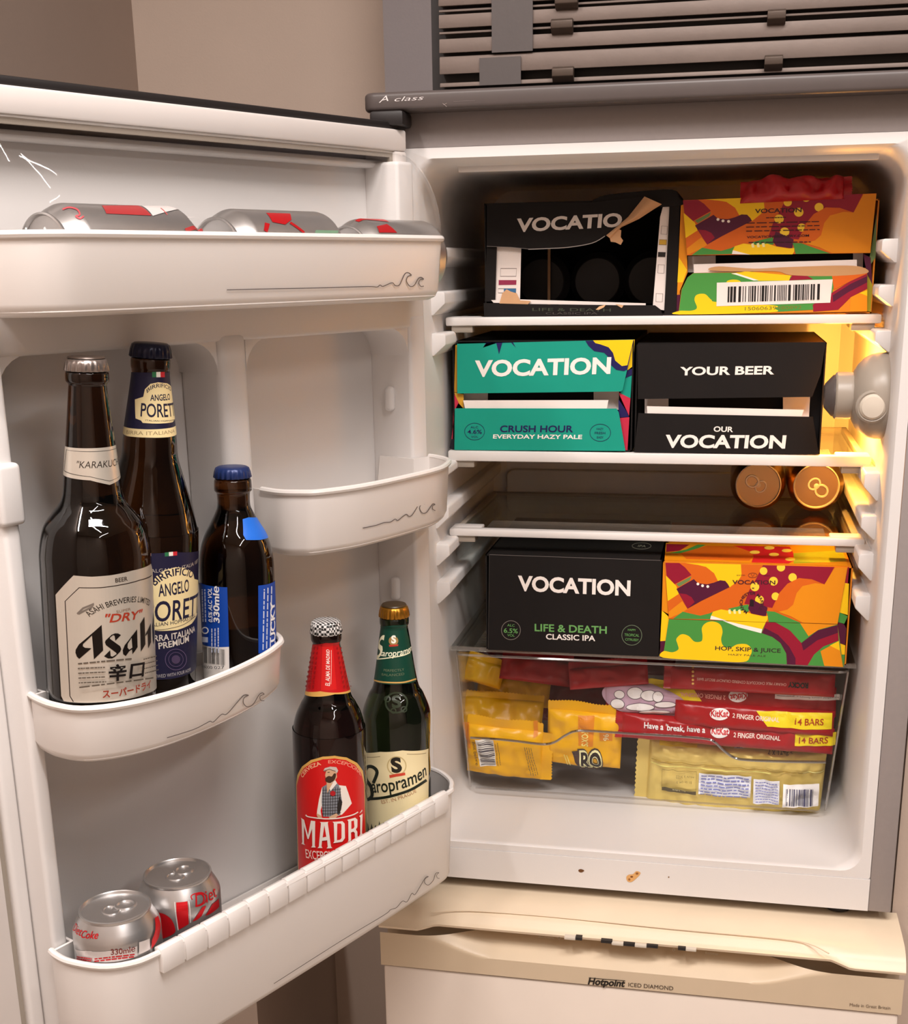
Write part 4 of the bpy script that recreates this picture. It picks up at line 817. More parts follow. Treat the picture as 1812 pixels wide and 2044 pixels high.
def art_upper(p):
    p.poly([(120, 228), (1685, 268), (1600, 757), (150, 712)], BO)
    p.poly([(290, 232), (770, 243), (776, 340), (745, 385), (675, 440), (640, 400), (600, 380), (572, 386), (540, 320), (470, 265), (400, 248)], YE)
    p.poly([(120, 230), (240, 232), (290, 270), (345, 335), (200, 415), (130, 340)], MA).poly([(345, 345), (330, 382), (238, 436), (215, 412)], GR2)
    p.poly([(124, 340), (215, 430), (235, 498), (140, 560)], YE).poly([(140, 562), (238, 502), (262, 545), (200, 600), (150, 650)], BO).poly([(150, 650), (265, 560), (312, 628), (260, 660), (152, 708)], AM)
    p.poly([(185, 712), (270, 650), (330, 665), (420, 685), (500, 665), (545, 645), (520, 715)], GN_)
    p.poly([(215, 455), (365, 370), (400, 405), (480, 415), (540, 400), (590, 380), (635, 385), (660, 415), (672, 440), (430, 558), (310, 625)], PU).poly([(240, 492), (300, 500), (345, 525), (372, 568), (310, 625)], MA)
    for x, y in ((400, 412), (440, 427), (485, 434)): p.disc(x, y, 12, WT)
    p.poly([(660, 625), (760, 602), (835, 588), (840, 650), (700, 648)], GN_)
    p.poly([(960, 250), (1575, 266), (1490, 415), (1380, 370), (1270, 360), (1170, 410), (1100, 490), (1040, 617), (800, 582), (840, 470), (900, 370)], MA)
    for x, y, r in ((965, 300, 33), (1115, 268, 36), (1215, 355, 36), (1050, 388, 38), (890, 436, 38), (1068, 518, 34), (930, 548, 38)): p.poly([(x + r * math.cos(t), max(y + r * math.sin(t), 254)) for t in [math.pi * i / 12 for i in range(24)]], (232, 190, 50))
    p.poly([(1050, 637), (1100, 490), (1170, 410), (1270, 360), (1380, 375), (1410, 405), (1300, 430), (1250, 490), (1220, 590), (1170, 632), (1100, 650)], BO)
    p.poly([(1410, 405), (1490, 415), (1580, 268), (1684, 270), (1602, 755), (1300, 745), (1200, 690), (1090, 652), (1170, 632), (1220, 590), (1250, 490), (1300, 430)], AM)
    p.poly([(860, 540), (1000, 615), (985, 690), (860, 665), (832, 622)], PU).poly([(510, 692), (530, 650), (600, 630), (700, 648), (790, 640), (860, 668), (960, 690), (1002, 686), (1000, 718), (985, 740), (640, 727), (506, 715)], YE)
    p.poly([(505, 716), (515, 684), (648, 728)], WT)
    for x in (672, 715, 757): p.poly([(x - 12, 636), (x + 8, 628), (x + 14, 668), (x - 6, 668)], (222, 214, 150))
    p.poly([(990, 645), (1060, 650), (1150, 690), (1285, 746), (1010, 738), (1002, 690)], GN_)
def art_lower(p):
    p.poly([(150, 716), (1602, 760), (1650, 1128), (98, 1048)], GN_)
    p.poly([(100, 1046), (104, 990), (180, 1000), (232, 975), (225, 930), (215, 885), (260, 845), (320, 860), (370, 908), (430, 905), (440, 860), (435, 790), (470, 748), (530, 735), (590, 760), (612, 820), (600, 890), (620, 945), (680, 960), (740, 932), (820, 932), (862, 975), (850, 1030), (790, 1084), (500, 1072)], YE, True)
    p.poly([(612, 728), (700, 742), (955, 800), (945, 836), (750, 785)], WT).poly([(640, 730), (985, 742), (955, 802), (720, 748)], YE)
    p.poly([(950, 835), (985, 742), (1100, 745), (1200, 820), (1290, 920), (1305, 965), (1430, 860), (1604, 765), (1612, 900), (1480, 950), (1400, 1020), (1345, 1112), (1165, 1104), (1165, 1020), (1120, 930), (1050, 870)], MA)
    p.poly([(950, 835), (975, 790), (1090, 850), (1185, 950), (1240, 1050), (1240, 1108), (1166, 1104), (1160, 1010), (1110, 920), (1040, 868)], PU).poly([(1290, 920), (1430, 812), (1604, 764), (1606, 832), (1430, 895), (1308, 985)], PU)
    p.poly([(1060, 738), (1172, 746), (1290, 850), (1352, 862), (1292, 917), (1200, 815)], GN_).poly([(1280, 750), (1600, 761), (1440, 805), (1352, 862)], AM)
    p.poly([(1455, 990), (1612, 905), (1648, 1127), (1488, 1117)], AM).poly([(1535, 942), (1614, 902), (1622, 985)], YE)
def strips(p, L, par):           # printed edge of the carton seen left and right of its front flaps
    for side in (0, 1):
        q = Print(p.S, p.cv, h0=p.h)
        for pts, c in L:
            if (pts[0][0] > 800) == bool(side): q.poly(pts, c)
        q.build('printed_design', par)

# row C: closed black carton and closed patterned carton on the drawer lid
YC = .090; ZC = .0155
ktl = at(975.7, 1106, 1, YC); ktr = at(1322, 1118, 1, YC)
cb = carton('beer_carton', 'closed black carton with green lettering on the drawer lid', .0868, .2885, YC, ZC, (ktl.z + ktr.z) / 2, 'card')
quad('front_panel', cb, [(976, 1106), (1321, 1118), (1314, 1311), (974, 1297)], YC - .0012, 'card')
p = Print(front(YC - .0012), cv(860, 900, 1.9034)); LW = (222, 214, 208); LG = (96, 150, 84); LD = (120, 112, 106)
p.text('VOCATION', (330, 529), (757, 549), 54, LW, .035).text('LIFE & DEATH', (394, 684), (668, 694), 27, LG, .02).text('CLASSIC IPA', (437, 715), (624, 722), 20, LW, .02)
p.ring(304, 681, 36, 2, LD).text('ALC', (290, 666), (318, 668), 9, LG, .0).text('6.5%', (277, 690), (330, 693), 17, LG, .01).text('VOL', (290, 704), (318, 706), 9, LG, .0)
p.ring(763, 700, 38, 2, (98, 112, 90)).text('HAPPY', (748, 683), (778, 685), 8, LG, 0).text('TROPICAL', (735, 703), (791, 706), 10, LG, 0).text('CITRUSSY', (738, 720), (789, 723), 9, LG, 0)
p.line([(222, 394), (872, 416)], 2, (92, 86, 84)).line([(222, 394), (218, 750)], 1.5, (60, 55, 52)).build('printed_design', cb)
pt = Print(Plane((0, 0, cb.location.z + (ktl.z + ktr.z) / 2 - ZC), (1, 0, 0), (0, 1, 0), (0, 0, 1)), cv(860, 900, 1.9034)); pt.ring(800, 362, 36, 2, (110, 106, 96), 12).text('IPA', (785, 366), (815, 367), 8, (130, 126, 110), 0).build('printed_design', cb)

zt = (at(1325.5, 1119, 1, YC).z + at(1694, 1132, 1, YC).z) / 2
cj = carton('beer_carton', 'closed carton with bright shoe artwork beside the black carton on drawer lid', .2905, .4962, YC, ZC, zt, 'cardorange')
p = Print(front(YC), cv(1300, 1070, 4.314), h0=.0002)
strips(p, [([(108, 215), (160, 216), (160, 680), (90, 640)], AM), ([(90, 640), (155, 700), (140, 900), (76, 905)], YE), ([(76, 905), (140, 900), (100, 1050), (76, 1048)], PU), ([(1680, 268), (1702, 268), (1690, 410), (1650, 400)], MA), ([(1650, 400), (1700, 410), (1690, 680), (1610, 655)], YE), ([(1612, 655), (1690, 690), (1660, 755), (1605, 740)], GN_), ([(1605, 740), (1660, 760), (1678, 800), (1668, 935), (1612, 920)], PU), ([(1612, 920), (1668, 940), (1665, 1020), (1610, 1020)], YE), ([(1610, 1020), (1665, 1022), (1656, 1128), (1610, 1128)], GN_)], cj)
uf = quad('upper_flap', cj, [cv(1300, 1070, 4.314)(*q) for q in ((112, 216), (1690, 268), (1602, 757), (150, 713))], YC - .0018, 'cardorange', .0014)
p = Print(front(YC - .0018), cv(1300, 1070, 4.314)); art_upper(p); IK = (58, 18, 34)
p.text('VOCATION', (696, 412), (1066, 416), 34, IK, .02).ring(872, 337, 38, 3, IK, 20).line([(858, 325), (872, 350), (886, 325)], 3, IK).text('ESTD', (735, 341), (806, 341), 9, IK, 0).text('MMXII', (965, 345), (1020, 345), 9, IK, 0).text('×', (864, 458), (886, 458), 20, IK, .02)
p.curved('MANCHESTER MARBLE', [(862 + 78 * math.cos(math.radians(t)), 580 - 78 * math.sin(math.radians(t))) for t in range(245, -50, -15)], 24, IK, .02).poly([(848, 545), (882, 548), (880, 605), (846, 602)], (30, 10, 20)); p.build('printed_design', uf)
lf = quad('lower_flap', cj, [cv(1300, 1070, 4.314)(*q) for q in ((150, 715), (1603, 760), (1652, 1129), (97, 1049))], YC - .0016, 'cardorange', .0012)
p = Print(front(YC - .0016), cv(1300, 1070, 4.314)); art_lower(p); p.text('HOP, SKIP & JUICE', (548, 980), (1112, 1004), 34, (44, 30, 34), .015).text('HAZY PALE ALE', (662, 1026), (984, 1040), 15, (60, 44, 36), .0); p.build('printed_design', lf)
p = Print(Plane((0, 0, zt), (1, 0, 0), (0, 1, 0), (0, 0, 1)), cv(1300, 1070, 4.314))
p.poly([(112, 210), (1690, 262), (1640, 84), (125, 60)], AM).poly([(125, 140), (130, 70), (330, 75), (240, 130)], MA).poly([(150, 150), (300, 118), (400, 75), (470, 78), (300, 150)], GN_).poly([(250, 150), (480, 85), (700, 90), (860, 140), (880, 180), (840, 215), (300, 200)], BO).poly([(700, 85), (1190, 95), (1222, 150), (1225, 215), (1180, 240), (860, 230), (880, 180), (860, 140)], (190, 22, 30)).poly([(1222, 150), (1640, 125), (1680, 220), (1225, 240)], (150, 150, 20))
for x, y in ((1015, 104), (1165, 128), (1055, 162), (890, 142), (1195, 202)): p.disc(x, y, 44, (240, 190, 70), 15)
p.build('printed_design', cj)

# row B
YB_ = .106; ZBs = .2490
kB = cv(890, 660, 4.53)
ct = carton('beer_carton', 'teal carton with yellow corner and opened front on the second shelf', .0482, .2512, YB_, ZBs, at(1265, 679, 1, YB_).z, 'card')
quad('inner_front', ct, [(x, y) for x, y in ((907, 690), (1262, 682), (1253, 900), (905, 898))], YB_ + .02, 'card', .0012)
quad('inner_tab', ct, [kB(*q) for q in ((160, 560), (378, 560), (378, 700), (160, 700))], YB_ + .014, 'cardwhite'); quad('inner_tab', ct, [kB(*q) for q in ((1335, 550), (1565, 550), (1560, 715), (1335, 715))], YB_ + .014, 'cardwhite')
quad('inner_tray_edge', ct, [kB(*q) for q in ((155, 632), (1468, 630), (1455, 705), (172, 702))], YB_ - .003, 'cardwhite', .003)
p = Print(front(YB_ + .0005), kB); TL_ = (0, 132, 114); NB = (22, 16, 74); PK = (176, 36, 62)
strips(p, [([(85, 130), (110, 130), (100, 560), (75, 555)], (170, 120, 30)), ([(75, 560), (160, 575), (160, 705), (110, 650)], (190, 140, 40)), ([(72, 560), (115, 650), (80, 720), (50, 980), (60, 980)], PK), ([(50, 980), (80, 980), (78, 1085), (32, 1060)], (20, 18, 30)), ([(1640, 85), (1706, 80), (1690, 320), (1640, 360)], YE), ([(1630, 360), (1690, 340), (1680, 400), (1625, 430)], NB), ([(1625, 430), (1680, 405), (1668, 610), (1575, 570)], TL_), ([(1575, 565), (1668, 612), (1655, 770), (1560, 560)], PK), ([(1560, 620), (1640, 740), (1655, 780), (1560, 785)], NB), ([(1570, 790), (1658, 782), (1640, 1090), (1600, 1080)], PK)], ct)
uf = quad('upper_flap', ct, [kB(*q) for q in ((100, 120), (1697, 80), (1597, 538), (1580, 550), (102, 568))], YB_ - .004, 'cardteal', .0014)
p = Print(front(YB_ - .004), kB); p.poly([(1260, 92), (1697, 81), (1640, 350), (1610, 366), (1540, 355), (1490, 310), (1470, 240), (1430, 200), (1340, 185), (1290, 140)], NB).poly([(1330, 88), (1694, 82), (1640, 312), (1590, 320), (1530, 270), (1510, 200), (1470, 150), (1400, 125), (1350, 112)], YE)
p.poly([(335, 152), (370, 108), (455, 112), (465, 150), (480, 214), (498, 150), (510, 110), (590, 108), (632, 154), (606, 106), (360, 112)], NB)
p.text('VOCATION', (258, 412), (1486, 384), 138, LW, .035, .06).build('printed_design', uf)
lf = quad('lower_flap', ct, [kB(*q) for q in ((80, 703), (1540, 705), (1562, 740), (1622, 1088), (76, 1078))], YB_ - .0045, 'cardteal', .0014)
p = Print(front(YB_ - .0045), kB); p.text('CRUSH HOUR', (488, 916), (1148, 917), 58, NB, .02, .05).text('EVERYDAY HAZY PALE', (425, 974), (1230, 979), 36, LW, .025, .05)
p.ring(259, 912, 90, 4, NB, 76).text('ALC', (222, 882), (292, 882), 18, NB, 0).text('4.6%', (195, 932), (325, 932), 36, NB, .01).text('VOL', (228, 968), (292, 968), 18, NB, 0).ring(1395, 922, 94, 4, NB, 78).text('HAZY', (1362, 898), (1424, 898), 20, NB, 0).text('FRESH', (1345, 936), (1440, 936), 22, NB, 0).text('EASY', (1365, 974), (1424, 974), 20, NB, 0).build('printed_design', lf)

kY = cv(860, 600, 1.9034)
cy = carton('beer_carton', 'black opened carton with white lettering beside the teal carton', .2540, .4545, YB_, ZBs, at(1650, 684, 1, YB_).z, 'card')
quad('inner_front', cy, [kY(*q) for q in ((786, 170), (1492, 165), (1470, 570), (780, 565))], YB_ + .02, 'card')
quad('inner_tab', cy, [kY(*q) for q in ((812, 365), (902, 368), (902, 440), (812, 440))], YB_ + .014, 'cardwhite'); quad('inner_tab', cy, [kY(*q) for q in ((1337, 367), (1440, 366), (1436, 442), (1337, 442))], YB_ + .014, 'cardwhite')
quad('inner_tray_edge', cy, [kY(*q) for q in ((820, 402), (1416, 416), (1408, 441), (822, 432))], YB_ - .003, 'cardwhite', .003)
uf = quad('upper_flap', cy, [kY(*q) for q in ((785, 165), (1500, 158), (1480, 280), (1448, 366), (786, 374))], YB_ - .004, 'card', .0014)
Print(front(YB_ - .004), kY).text('YOUR BEER', (945, 283), (1303, 279), 30, LW, .03, .03).build('printed_design', uf)
lf = quad('lower_flap', cy, [kY(*q) for q in ((788, 428), (1450, 442), (1474, 584), (772, 576))], YB_ - .0045, 'card', .0014)
Print(front(YB_ - .0045), kY).text('OUR', (1073, 497), (1147, 499), 19, LW, .025, .03).text('VOCATION', (888, 557), (1345, 560), 46, LW, .035, .05).build('printed_design', lf)

# row A
YA = .106; ZA = .3972; kA = cv(950, 340, 4.314)
ca = carton('beer_carton', 'black carton with torn open front on the top shelf', .0862, .2955, YA, ZA, at(971, 406, 1, YA).z, 'card')
g = MB(); P0 = at(1190, 400, 1, YA); P1 = at(1356, 378, 1, YA)
g.prism(smooth([(P0.x, P0.z - .006), (P0.x + .004, P0.z + .004), ((P0.x + P1.x) / 2, P1.z - .001), (.288, P1.z), (.2952, P1.z - .008), (.2952, P0.z - .008)], True, 3), lambda x, z: Vector((x, YA + .17, z)), lambda x, z: Vector((x, YA - .002, z))); g.build('bulged_top', M['card'], ca, bevel=.002)
quad('side_panel', ca, [kA(*q) for q in ((92, 655), (178, 655), (165, 1130), (75, 1130))], YA - .0005, 'card'); quad('inner_tab', ca, [kA(*q) for q in ((178, 655), (388, 660), (378, 1120), (165, 1118))], YA + .002, 'cardwhite')
quad('inner_tab', ca, [kA(*q) for q in ((1612, 300), (1667, 296), (1620, 1205), (1520, 1190), (1585, 400))], YA + .002, 'cardwhite'); quad('side_panel', ca, [kA(*q) for q in ((1667, 270), (1756, 270), (1722, 1250), (1620, 1250), (1640, 800))], YA - .0005, 'card')
p = Print(front(YA + .002), kA)
p.line([(212, 845), (350, 845), (345, 912), (210, 912)], 4, (110, 92, 92), closed=True).poly([(195, 945), (348, 945), (346, 985), (195, 987)], (136, 40, 70)).poly([(240, 1018), (345, 1018), (343, 1052), (240, 1052)], (50, 100, 140)).line([(192, 1018), (345, 1018), (343, 1055), (192, 1055)], 3, (60, 60, 66), closed=True)
for pts, c in (([(1598, 478), (1648, 482), (1643, 552), (1592, 548)], None), ([(1578, 596), (1642, 598), (1638, 642), (1575, 640)], (190, 150, 50)), ([(1568, 704), (1632, 706), (1628, 746), (1566, 744)], (30, 24, 22)), ([(1568, 812), (1622, 814), (1618, 886), (1564, 884)], None), ([(1550, 1060), (1608, 1062), (1604, 1132), (1548, 1130)], None)):
    if c: p.poly(pts, c)
    p.line(pts, 3, (90, 78, 76), closed=True)
p.build('printed_design', ca)
quad('carton_bottom_edge', ca, [kA(*q) for q in ((130, 1118), (390, 1112), (1460, 1145), (1460, 1164), (390, 1150), (150, 1140))], YA - .002, 'cardwhite', .002)
quad('torn_kraft_edge', ca, [kA(*q) for q in ((200, 1150), (225, 1060), (262, 1025), (300, 1045), (350, 1060), (378, 1120), (470, 1125), (440, 1162), (300, 1155))], YA - .0045, 'kraft', .0012)
g = quad('lower_flap', ca, [kA(*q) for q in ((65, 1142), (140, 1145), (700, 1160), (1540, 1162), (1590, 1200), (1610, 1258), (70, 1268))], YA - .005, 'card', .0014)
p = Print(front(YA - .005), kA); p.text('LIFE & DEATH', (485, 1210), (1160, 1216), 26, (56, 62, 48), .0).text('CLASSIC IPA', (600, 1240), (1045, 1240), 18, (66, 62, 58), .0).poly([(1030, 1200), (1060, 1172), (1120, 1155), (1100, 1180), (1060, 1200)], (200, 160, 120)).poly([(1195, 1150), (1270, 1162), (1255, 1186)], (190, 150, 112)); p.build('printed_design', g)
uf = quad('upper_flap', ca, [kA(*q) for q in [(92, 285), (1015, 275), (1460, 225), (1380, 320), (1290, 440), (1200, 500)] + smooth([(1120, 560), (1000, 625), (800, 660), (600, 672), (450, 678)], False, 4) + [(300, 660), (92, 652)]], YA - .004, 'card', .0012)
p = Print(front(YA - .004), kA); p.text('VOCATIO', (345, 528), (1252, 480), 108, (200, 192, 186), .035, .08).line([(92, 654), (300, 662), (460, 678)], 4, (110, 104, 102)).line([(450, 680), (600, 674), (800, 662), (1000, 626), (1110, 566)], 7, (150, 144, 140), True).build('printed_design', uf)
# peeled strip of board curling forward over the flap
def peel(a, b):
    L = [(1450, 225), (1390, 300), (1310, 400), (1230, 470), (1120, 560)]; Rr = [(1600, 292), (1530, 335), (1400, 420), (1250, 490), (1160, 590)]
    t = a * 4; i = min(3, int(t)); f = t - i
    l = [L[i][c] * (1 - f) + L[i + 1][c] * f for c in (0, 1)]; r = [Rr[i][c] * (1 - f) + Rr[i + 1][c] * f for c in (0, 1)]
    x, y = l[0] * (1 - b) + r[0] * b, l[1] * (1 - b) + r[1] * b; return at(*kA(x, y), 1, YA - .0065 - .008 * math.sin(math.pi * b) * (1 - a * .6))
g = MB().grid(peel, 20, 8); g.grid(lambda a, b: peel(a, b) + Vector((0, .0011, 0)), 20, 8); g.build('peeled_strip', M['kraft'], ca)
quad('torn_kraft_edge', ca, [kA(*q) for q in ((1120, 560), (1200, 500), (1250, 515), (1245, 575), (1266, 605), (1245, 642), (1200, 620), (1160, 615), (1150, 580))], YA - .0075, 'kraft', .0012)
# cans and divider seen dimly in the torn carton
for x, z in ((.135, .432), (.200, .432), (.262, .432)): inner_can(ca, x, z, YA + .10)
MB().box((at(*kA(575, 700), 1, YA + .05).x, YA + .09, ZA + .003), (at(*kA(640, 700), 1, YA + .09).x, YA + .0915, .49)).build('inner_divider', M['kraft'], ca, smooth=False)

kH = cv(1330, 340, 4.027)
ch_ = carton('beer_carton', 'opened carton with shoe artwork and large barcode on the top shelf', .2975, .4975, YA, ZA, at(1700, 392, 1, YA).z - .003, 'cardorange')
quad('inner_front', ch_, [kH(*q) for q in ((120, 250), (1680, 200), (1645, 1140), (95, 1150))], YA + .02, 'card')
p = Print(front(YA), kH, h0=.0004); strips(p, [([(118, 240), (150, 300), (170, 820), (95, 1000), (85, 1000)], AM), ([(100, 700), (165, 800), (130, 900), (88, 900)], YE), ([(85, 1000), (120, 1000), (95, 1160), (80, 1160)], PU), ([(1690, 340), (1640, 660), (1610, 800), (1680, 700)], GR2), ([(1580, 670), (1640, 700), (1655, 920), (1610, 830)], PU), ([(1610, 830), (1655, 920), (1640, 1135), (1605, 1130)], (150, 140, 30))], ch_)
quad('inner_tab', ch_, [kH(*q) for q in ((172, 690), (395, 685), (395, 820), (172, 820))], YA + .014, 'cardwhite'); quad('inner_tab', ch_, [kH(*q) for q in ((1500, 668), (1580, 668), (1578, 800), (1500, 800))], YA + .014, 'cardwhite')
quad('inner_tray_edge', ch_, [kH(*q) for q in ((218, 755), (1530, 718), (1530, 778), (1300, 800), (220, 825))], YA - .003, 'cardwhite', .003)
QH = [kH(*q) for q in ((133, 240), (1688, 185), (1636, 665), (165, 684))]
uf = quad('upper_flap', ch_, QH, YA - .0045, 'cardorange', .0014)
bm_ = bil([(120, 228), (1685, 268), (1600, 757), (150, 712)], QH); p = Print(front(YA - .0045), bm_); art_upper(p)
p.cv = kH; IK = (48, 14, 26)
p.text('VOCATION', (710, 345), (1085, 335), 34, IK, .02).rows(800, 382, 960, 378, 1, 0, 0, 7, IK, 2).rows(640, 425, 1230, 412, 3, 0, 32, 7, IK, 5).text('VOCATIONBREWERY.COM', (645, 546), (1145, 532), 17, IK, .02).rows(660, 580, 1160, 575, 1, 0, 0, 7, IK, 8); p.build('printed_design', uf)
lf = quad('lower_flap', ch_, [kH(*q) for q in ((215, 826), (640, 818), (1000, 800), (1600, 785), (1613, 830), (1612, 1135), (95, 1160), (120, 960), (170, 860))], YA - .005, 'cardorange', .0014)
p = Print(front(YA - .005), kH)
p.poly([(215, 827), (560, 822), (900, 850), (1330, 850), (1340, 1070), (1180, 1120), (840, 1140), (97, 1158), (122, 960), (170, 860)], GN_).poly([(98, 1158), (104, 1130), (200, 1128), (245, 1105), (225, 1040), (245, 1000), (310, 995), (360, 1040), (420, 1060), (860, 1085), (870, 1110), (830, 1142)], YE, True)
p.poly([(520, 830), (640, 812), (1000, 845), (985, 885), (740, 888)], YE).poly([(522, 828), (560, 826), (740, 884), (700, 886)], WT).poly([(1010, 845), (1120, 842), (1180, 875), (985, 885)], MA).disc(540, 900, 58, YE, 22)
p.poly([(1335, 980), (1480, 890), (1612, 832), (1613, 950), (1480, 1020), (1380, 1120), (1180, 1136), (1175, 1080)], MA).poly([(1335, 1005), (1480, 912), (1613, 850), (1613, 900), (1460, 980), (1340, 1060)], PU).poly([(1480, 1020), (1613, 955), (1612, 1134), (1470, 1136)], AM).poly([(1550, 985), (1613, 965), (1613, 1010)], YE)
p.poly([(1180, 860), (1300, 850), (1350, 855), (1340, 960), (1300, 900)], GN_).poly([(1330, 845), (1600, 790), (1612, 830), (1480, 890), (1345, 960)], BO)
p.poly([(340, 800), (420, 772), (700, 790), (960, 778), (1450, 765), (1600, 790), (1595, 830), (1300, 850), (1000, 842), (880, 812), (560, 812)], (178, 136, 92), True)
p.text('15060639480892', (630, 1126), (1085, 1114), 28, (110, 110, 40), 0); p.build('printed_design', lf)
st = quad('barcode_label', ch_, [kH(*q) for q in ((405, 903), (1336, 876), (1316, 1064), (402, 1092))], YA - .0057, 'cardwhite', .0006)
Print(front(YA - .0057), kH).bars(494, 935, 1240, 912, -4, 126, (22, 18, 18), 36, 5).build('printed_design', st)

# ================================================================== packets
def packet(label, c, Y, w, h, t, m, ang=0, tilt=0, fins='lr', name='biscuit_packet', group='biscuit packets in the drawer', yaw=0, fl=.009, ck=1.0):
    """pillow pack: c = centre pixel, w/h in metres, ang = turn in the front plane, tilt = top leans back"""
    o3 = at(*c, 1, Y); e1 = Vector((math.cos(ang), 0, -math.sin(ang))); e2 = Vector((math.sin(ang), 0, math.cos(ang)))
    q = Matrix.Rotation(-tilt, 3, e1) @ Matrix.Rotation(yaw, 3, 'Z'); e1 = q @ e1; e2 = q @ e2; n = e1.cross(e2)
    S = Pillow(o3, e1, e2, n, w, h, t, ck); o = thing(name, label, 'packet', o3, group)
    nu, nv = max(24, int(w / .0028)), max(14, int(h / .0028))
    pos = lambda a: math.copysign(abs(2 * a - 1) ** .75, 2 * a - 1) / 2 
    g = MB().grid(lambda a, b: S.pt(pos(a) * w, pos(b) * h, 0), nu, nv)
    g.grid(lambda a, b: Plane.pt(S, pos(a) * w, pos(b) * h, -S.bulge(pos(a) * w, pos(b) * h) - .0004), nu, nv)
    g.build('wrapper', M[m], o, weld=True, ang=60)
    def fin(kind):
        f = MB(); k = 24 if kind in 'tb' else 14
        def base(s):
            wv = .0025 * math.sin(s * 9 + o3.x * 40)
            if kind == 't': return (s - .5) * w, h / 2 - .002, 0, 1, wv
            if kind == 'b': return (s - .5) * w, -h / 2 + .002, 0, -1, wv
            if kind == 'l': return -w / 2 + .002, (s - .5) * h, -1, 0, wv
            return w / 2 - .002, (s - .5) * h, 1, 0, wv
        A = []; B = []
        for i in range(2 * k + 1):
            u, v, du, dv, wv = base(i / (2 * k)); L = fl + (.0014 if i % 2 else 0); A.append(Plane.pt(S, u, v, 0)); B.append(Plane.pt(S, u + du * L, v + dv * L, wv))
        f.loft([A, B], False, False, False); f.loft([[p + n * .0005 for p in A], [p + n * .0005 for p in B]], False, False, False); f.build('crimped_seal', M[m], o)
    for k in fins: fin(k)
    return o, S
kl = cv(860, 1280, 6.389); kr = cv(1080, 1300, 2.831); k6 = cv(860, 1260, 1.9034)
BRN = (196, 120, 20); DB = (60, 34, 18)
# yellow packets, left
packet('crumpled yellow packet end at the upper left back of the drawer', (966, 1343), .195, .05, .03, .012, 'yellowfoil', .25, .3, 't', ck=2.2, group='yellow biscuit packets in the drawer')
o, S = packet('upper yellow packet of the left stack under red wrappers', (1024, 1380), .215, .095, .034, .014, 'yellowfoil', .06, .5, 't', ck=1.7, group='yellow biscuit packets in the drawer'); Print(S, kl).poly([(935, 705), (1118, 712), (1115, 775), (930, 775)], BRN).build('printed_design', o)
o, S = packet('yellow packet sandwiched in the middle of the left stack', (1004, 1425), .185, .102, .040, .016, 'yellowfoil', .03, .5, 't', ck=1.7, group='yellow biscuit packets in the drawer')
o, S = packet('yellow packet with a barcode at the lower left drawer front', (1007, 1500), .150, .096, .070, .022, 'yellowfoil', .06, -.18, 'tr', ck=1.5, group='yellow biscuit packets in the drawer', fl=.014)
p = Print(S, kl); p.poly([(380, 1085), (465, 1085), (500, 1390), (470, 1380), (410, 1260)], BRN).poly([(1290, 1070), (1345, 1065), (1350, 1240), (1300, 1250)], BRN)
p.poly([(560, 1262), (795, 1265), (838, 1580), (630, 1595), (580, 1380)], (214, 206, 200))
for i in range(14): p.line([(590 + i * 4, 1290 + i * 21), (790 + i * 3, 1285 + i * 21)], 4 + 5 * (i % 3), (60, 56, 66))
p.text('Best before', (520, 1285), (575, 1570), 40, DB, .0).rows(850, 1290, 895, 1560, 2, -28, 10, 6, DB, 4).rows(1200, 1330, 1280, 1710, 4, 28, 0, 8, (120, 92, 40), 6); p.build('printed_design', o)
o, S = packet('yellow packet with large dark letters right of the left stack', (1166, 1474), .152, .092, .076, .022, 'yellowfoil', .04, -.15, 't', ck=1.4, group='yellow biscuit packets in the drawer', fl=.014)
p = Print(S, k6); p.poly([(558, 325), (620, 330), (615, 440), (560, 435)], BRN).text('FOX’S', (572, 385), (572, 438), 24, (230, 200, 120), .02).poly([(640, 382), (690, 385), (688, 420), (640, 418)], BRN).text('96', (655, 388), (655, 418), 20, (235, 220, 170), .0)
p.poly([(535, 455), (566, 452), (590, 524), (572, 524), (548, 496)], (60, 44, 40)).text('RO', (562, 527), (656, 529), 70, (60, 44, 36), .12).text('RO', (567, 524), (652, 527), 66, (232, 208, 160), .08).text('RO', (572, 521), (648, 524), 60, (30, 22, 20), .03); p.rows(505, 470, 520, 510, 2, 10, 0, 4, (235, 200, 110), 9); p.build('printed_design', o)
# red packets, back and top
o, S = packet('dark red crinkled packet at the back left under the drawer lid', (1030, 1318), .285, .150, .030, .014, 'darkredfoil', .05, .5, 'b', group='red biscuit packets in the drawer'); Print(S, kl).text('15', (1290, 300), (1450, 305), 36, (225, 215, 205), .03).disc(1020, 258, 34, (220, 200, 170), 16).build('printed_design', o)
packet('red packet with serrated edge behind the upper yellow packet', (1070, 1338), .180, .090, .032, .014, 'redfoil', .08, .5, 't', group='red biscuit packets in the drawer')
packet('red packet with serrated edge resting across the middle of the drawer', (1214, 1350), .150, .096, .026, .012, 'redfoil', -.13, .4, 't', group='red biscuit packets in the drawer')
o, S = packet('dark red cola packet behind the yellow packet with large letters', (1150, 1402), .245, .11, .055, .016, 'darkredfoil', .05, .3, '', group='red biscuit packets in the drawer'); Print(S, k6).text('COLA', (528, 272), (478, 268), 18, (200, 150, 130), .02).build('printed_design', o)
packet('dark red packet under the lid behind the long multipacks', (1240, 1322), .275, .14, .028, .014, 'darkredfoil', .02, .4, '', group='red biscuit packets in the drawer')
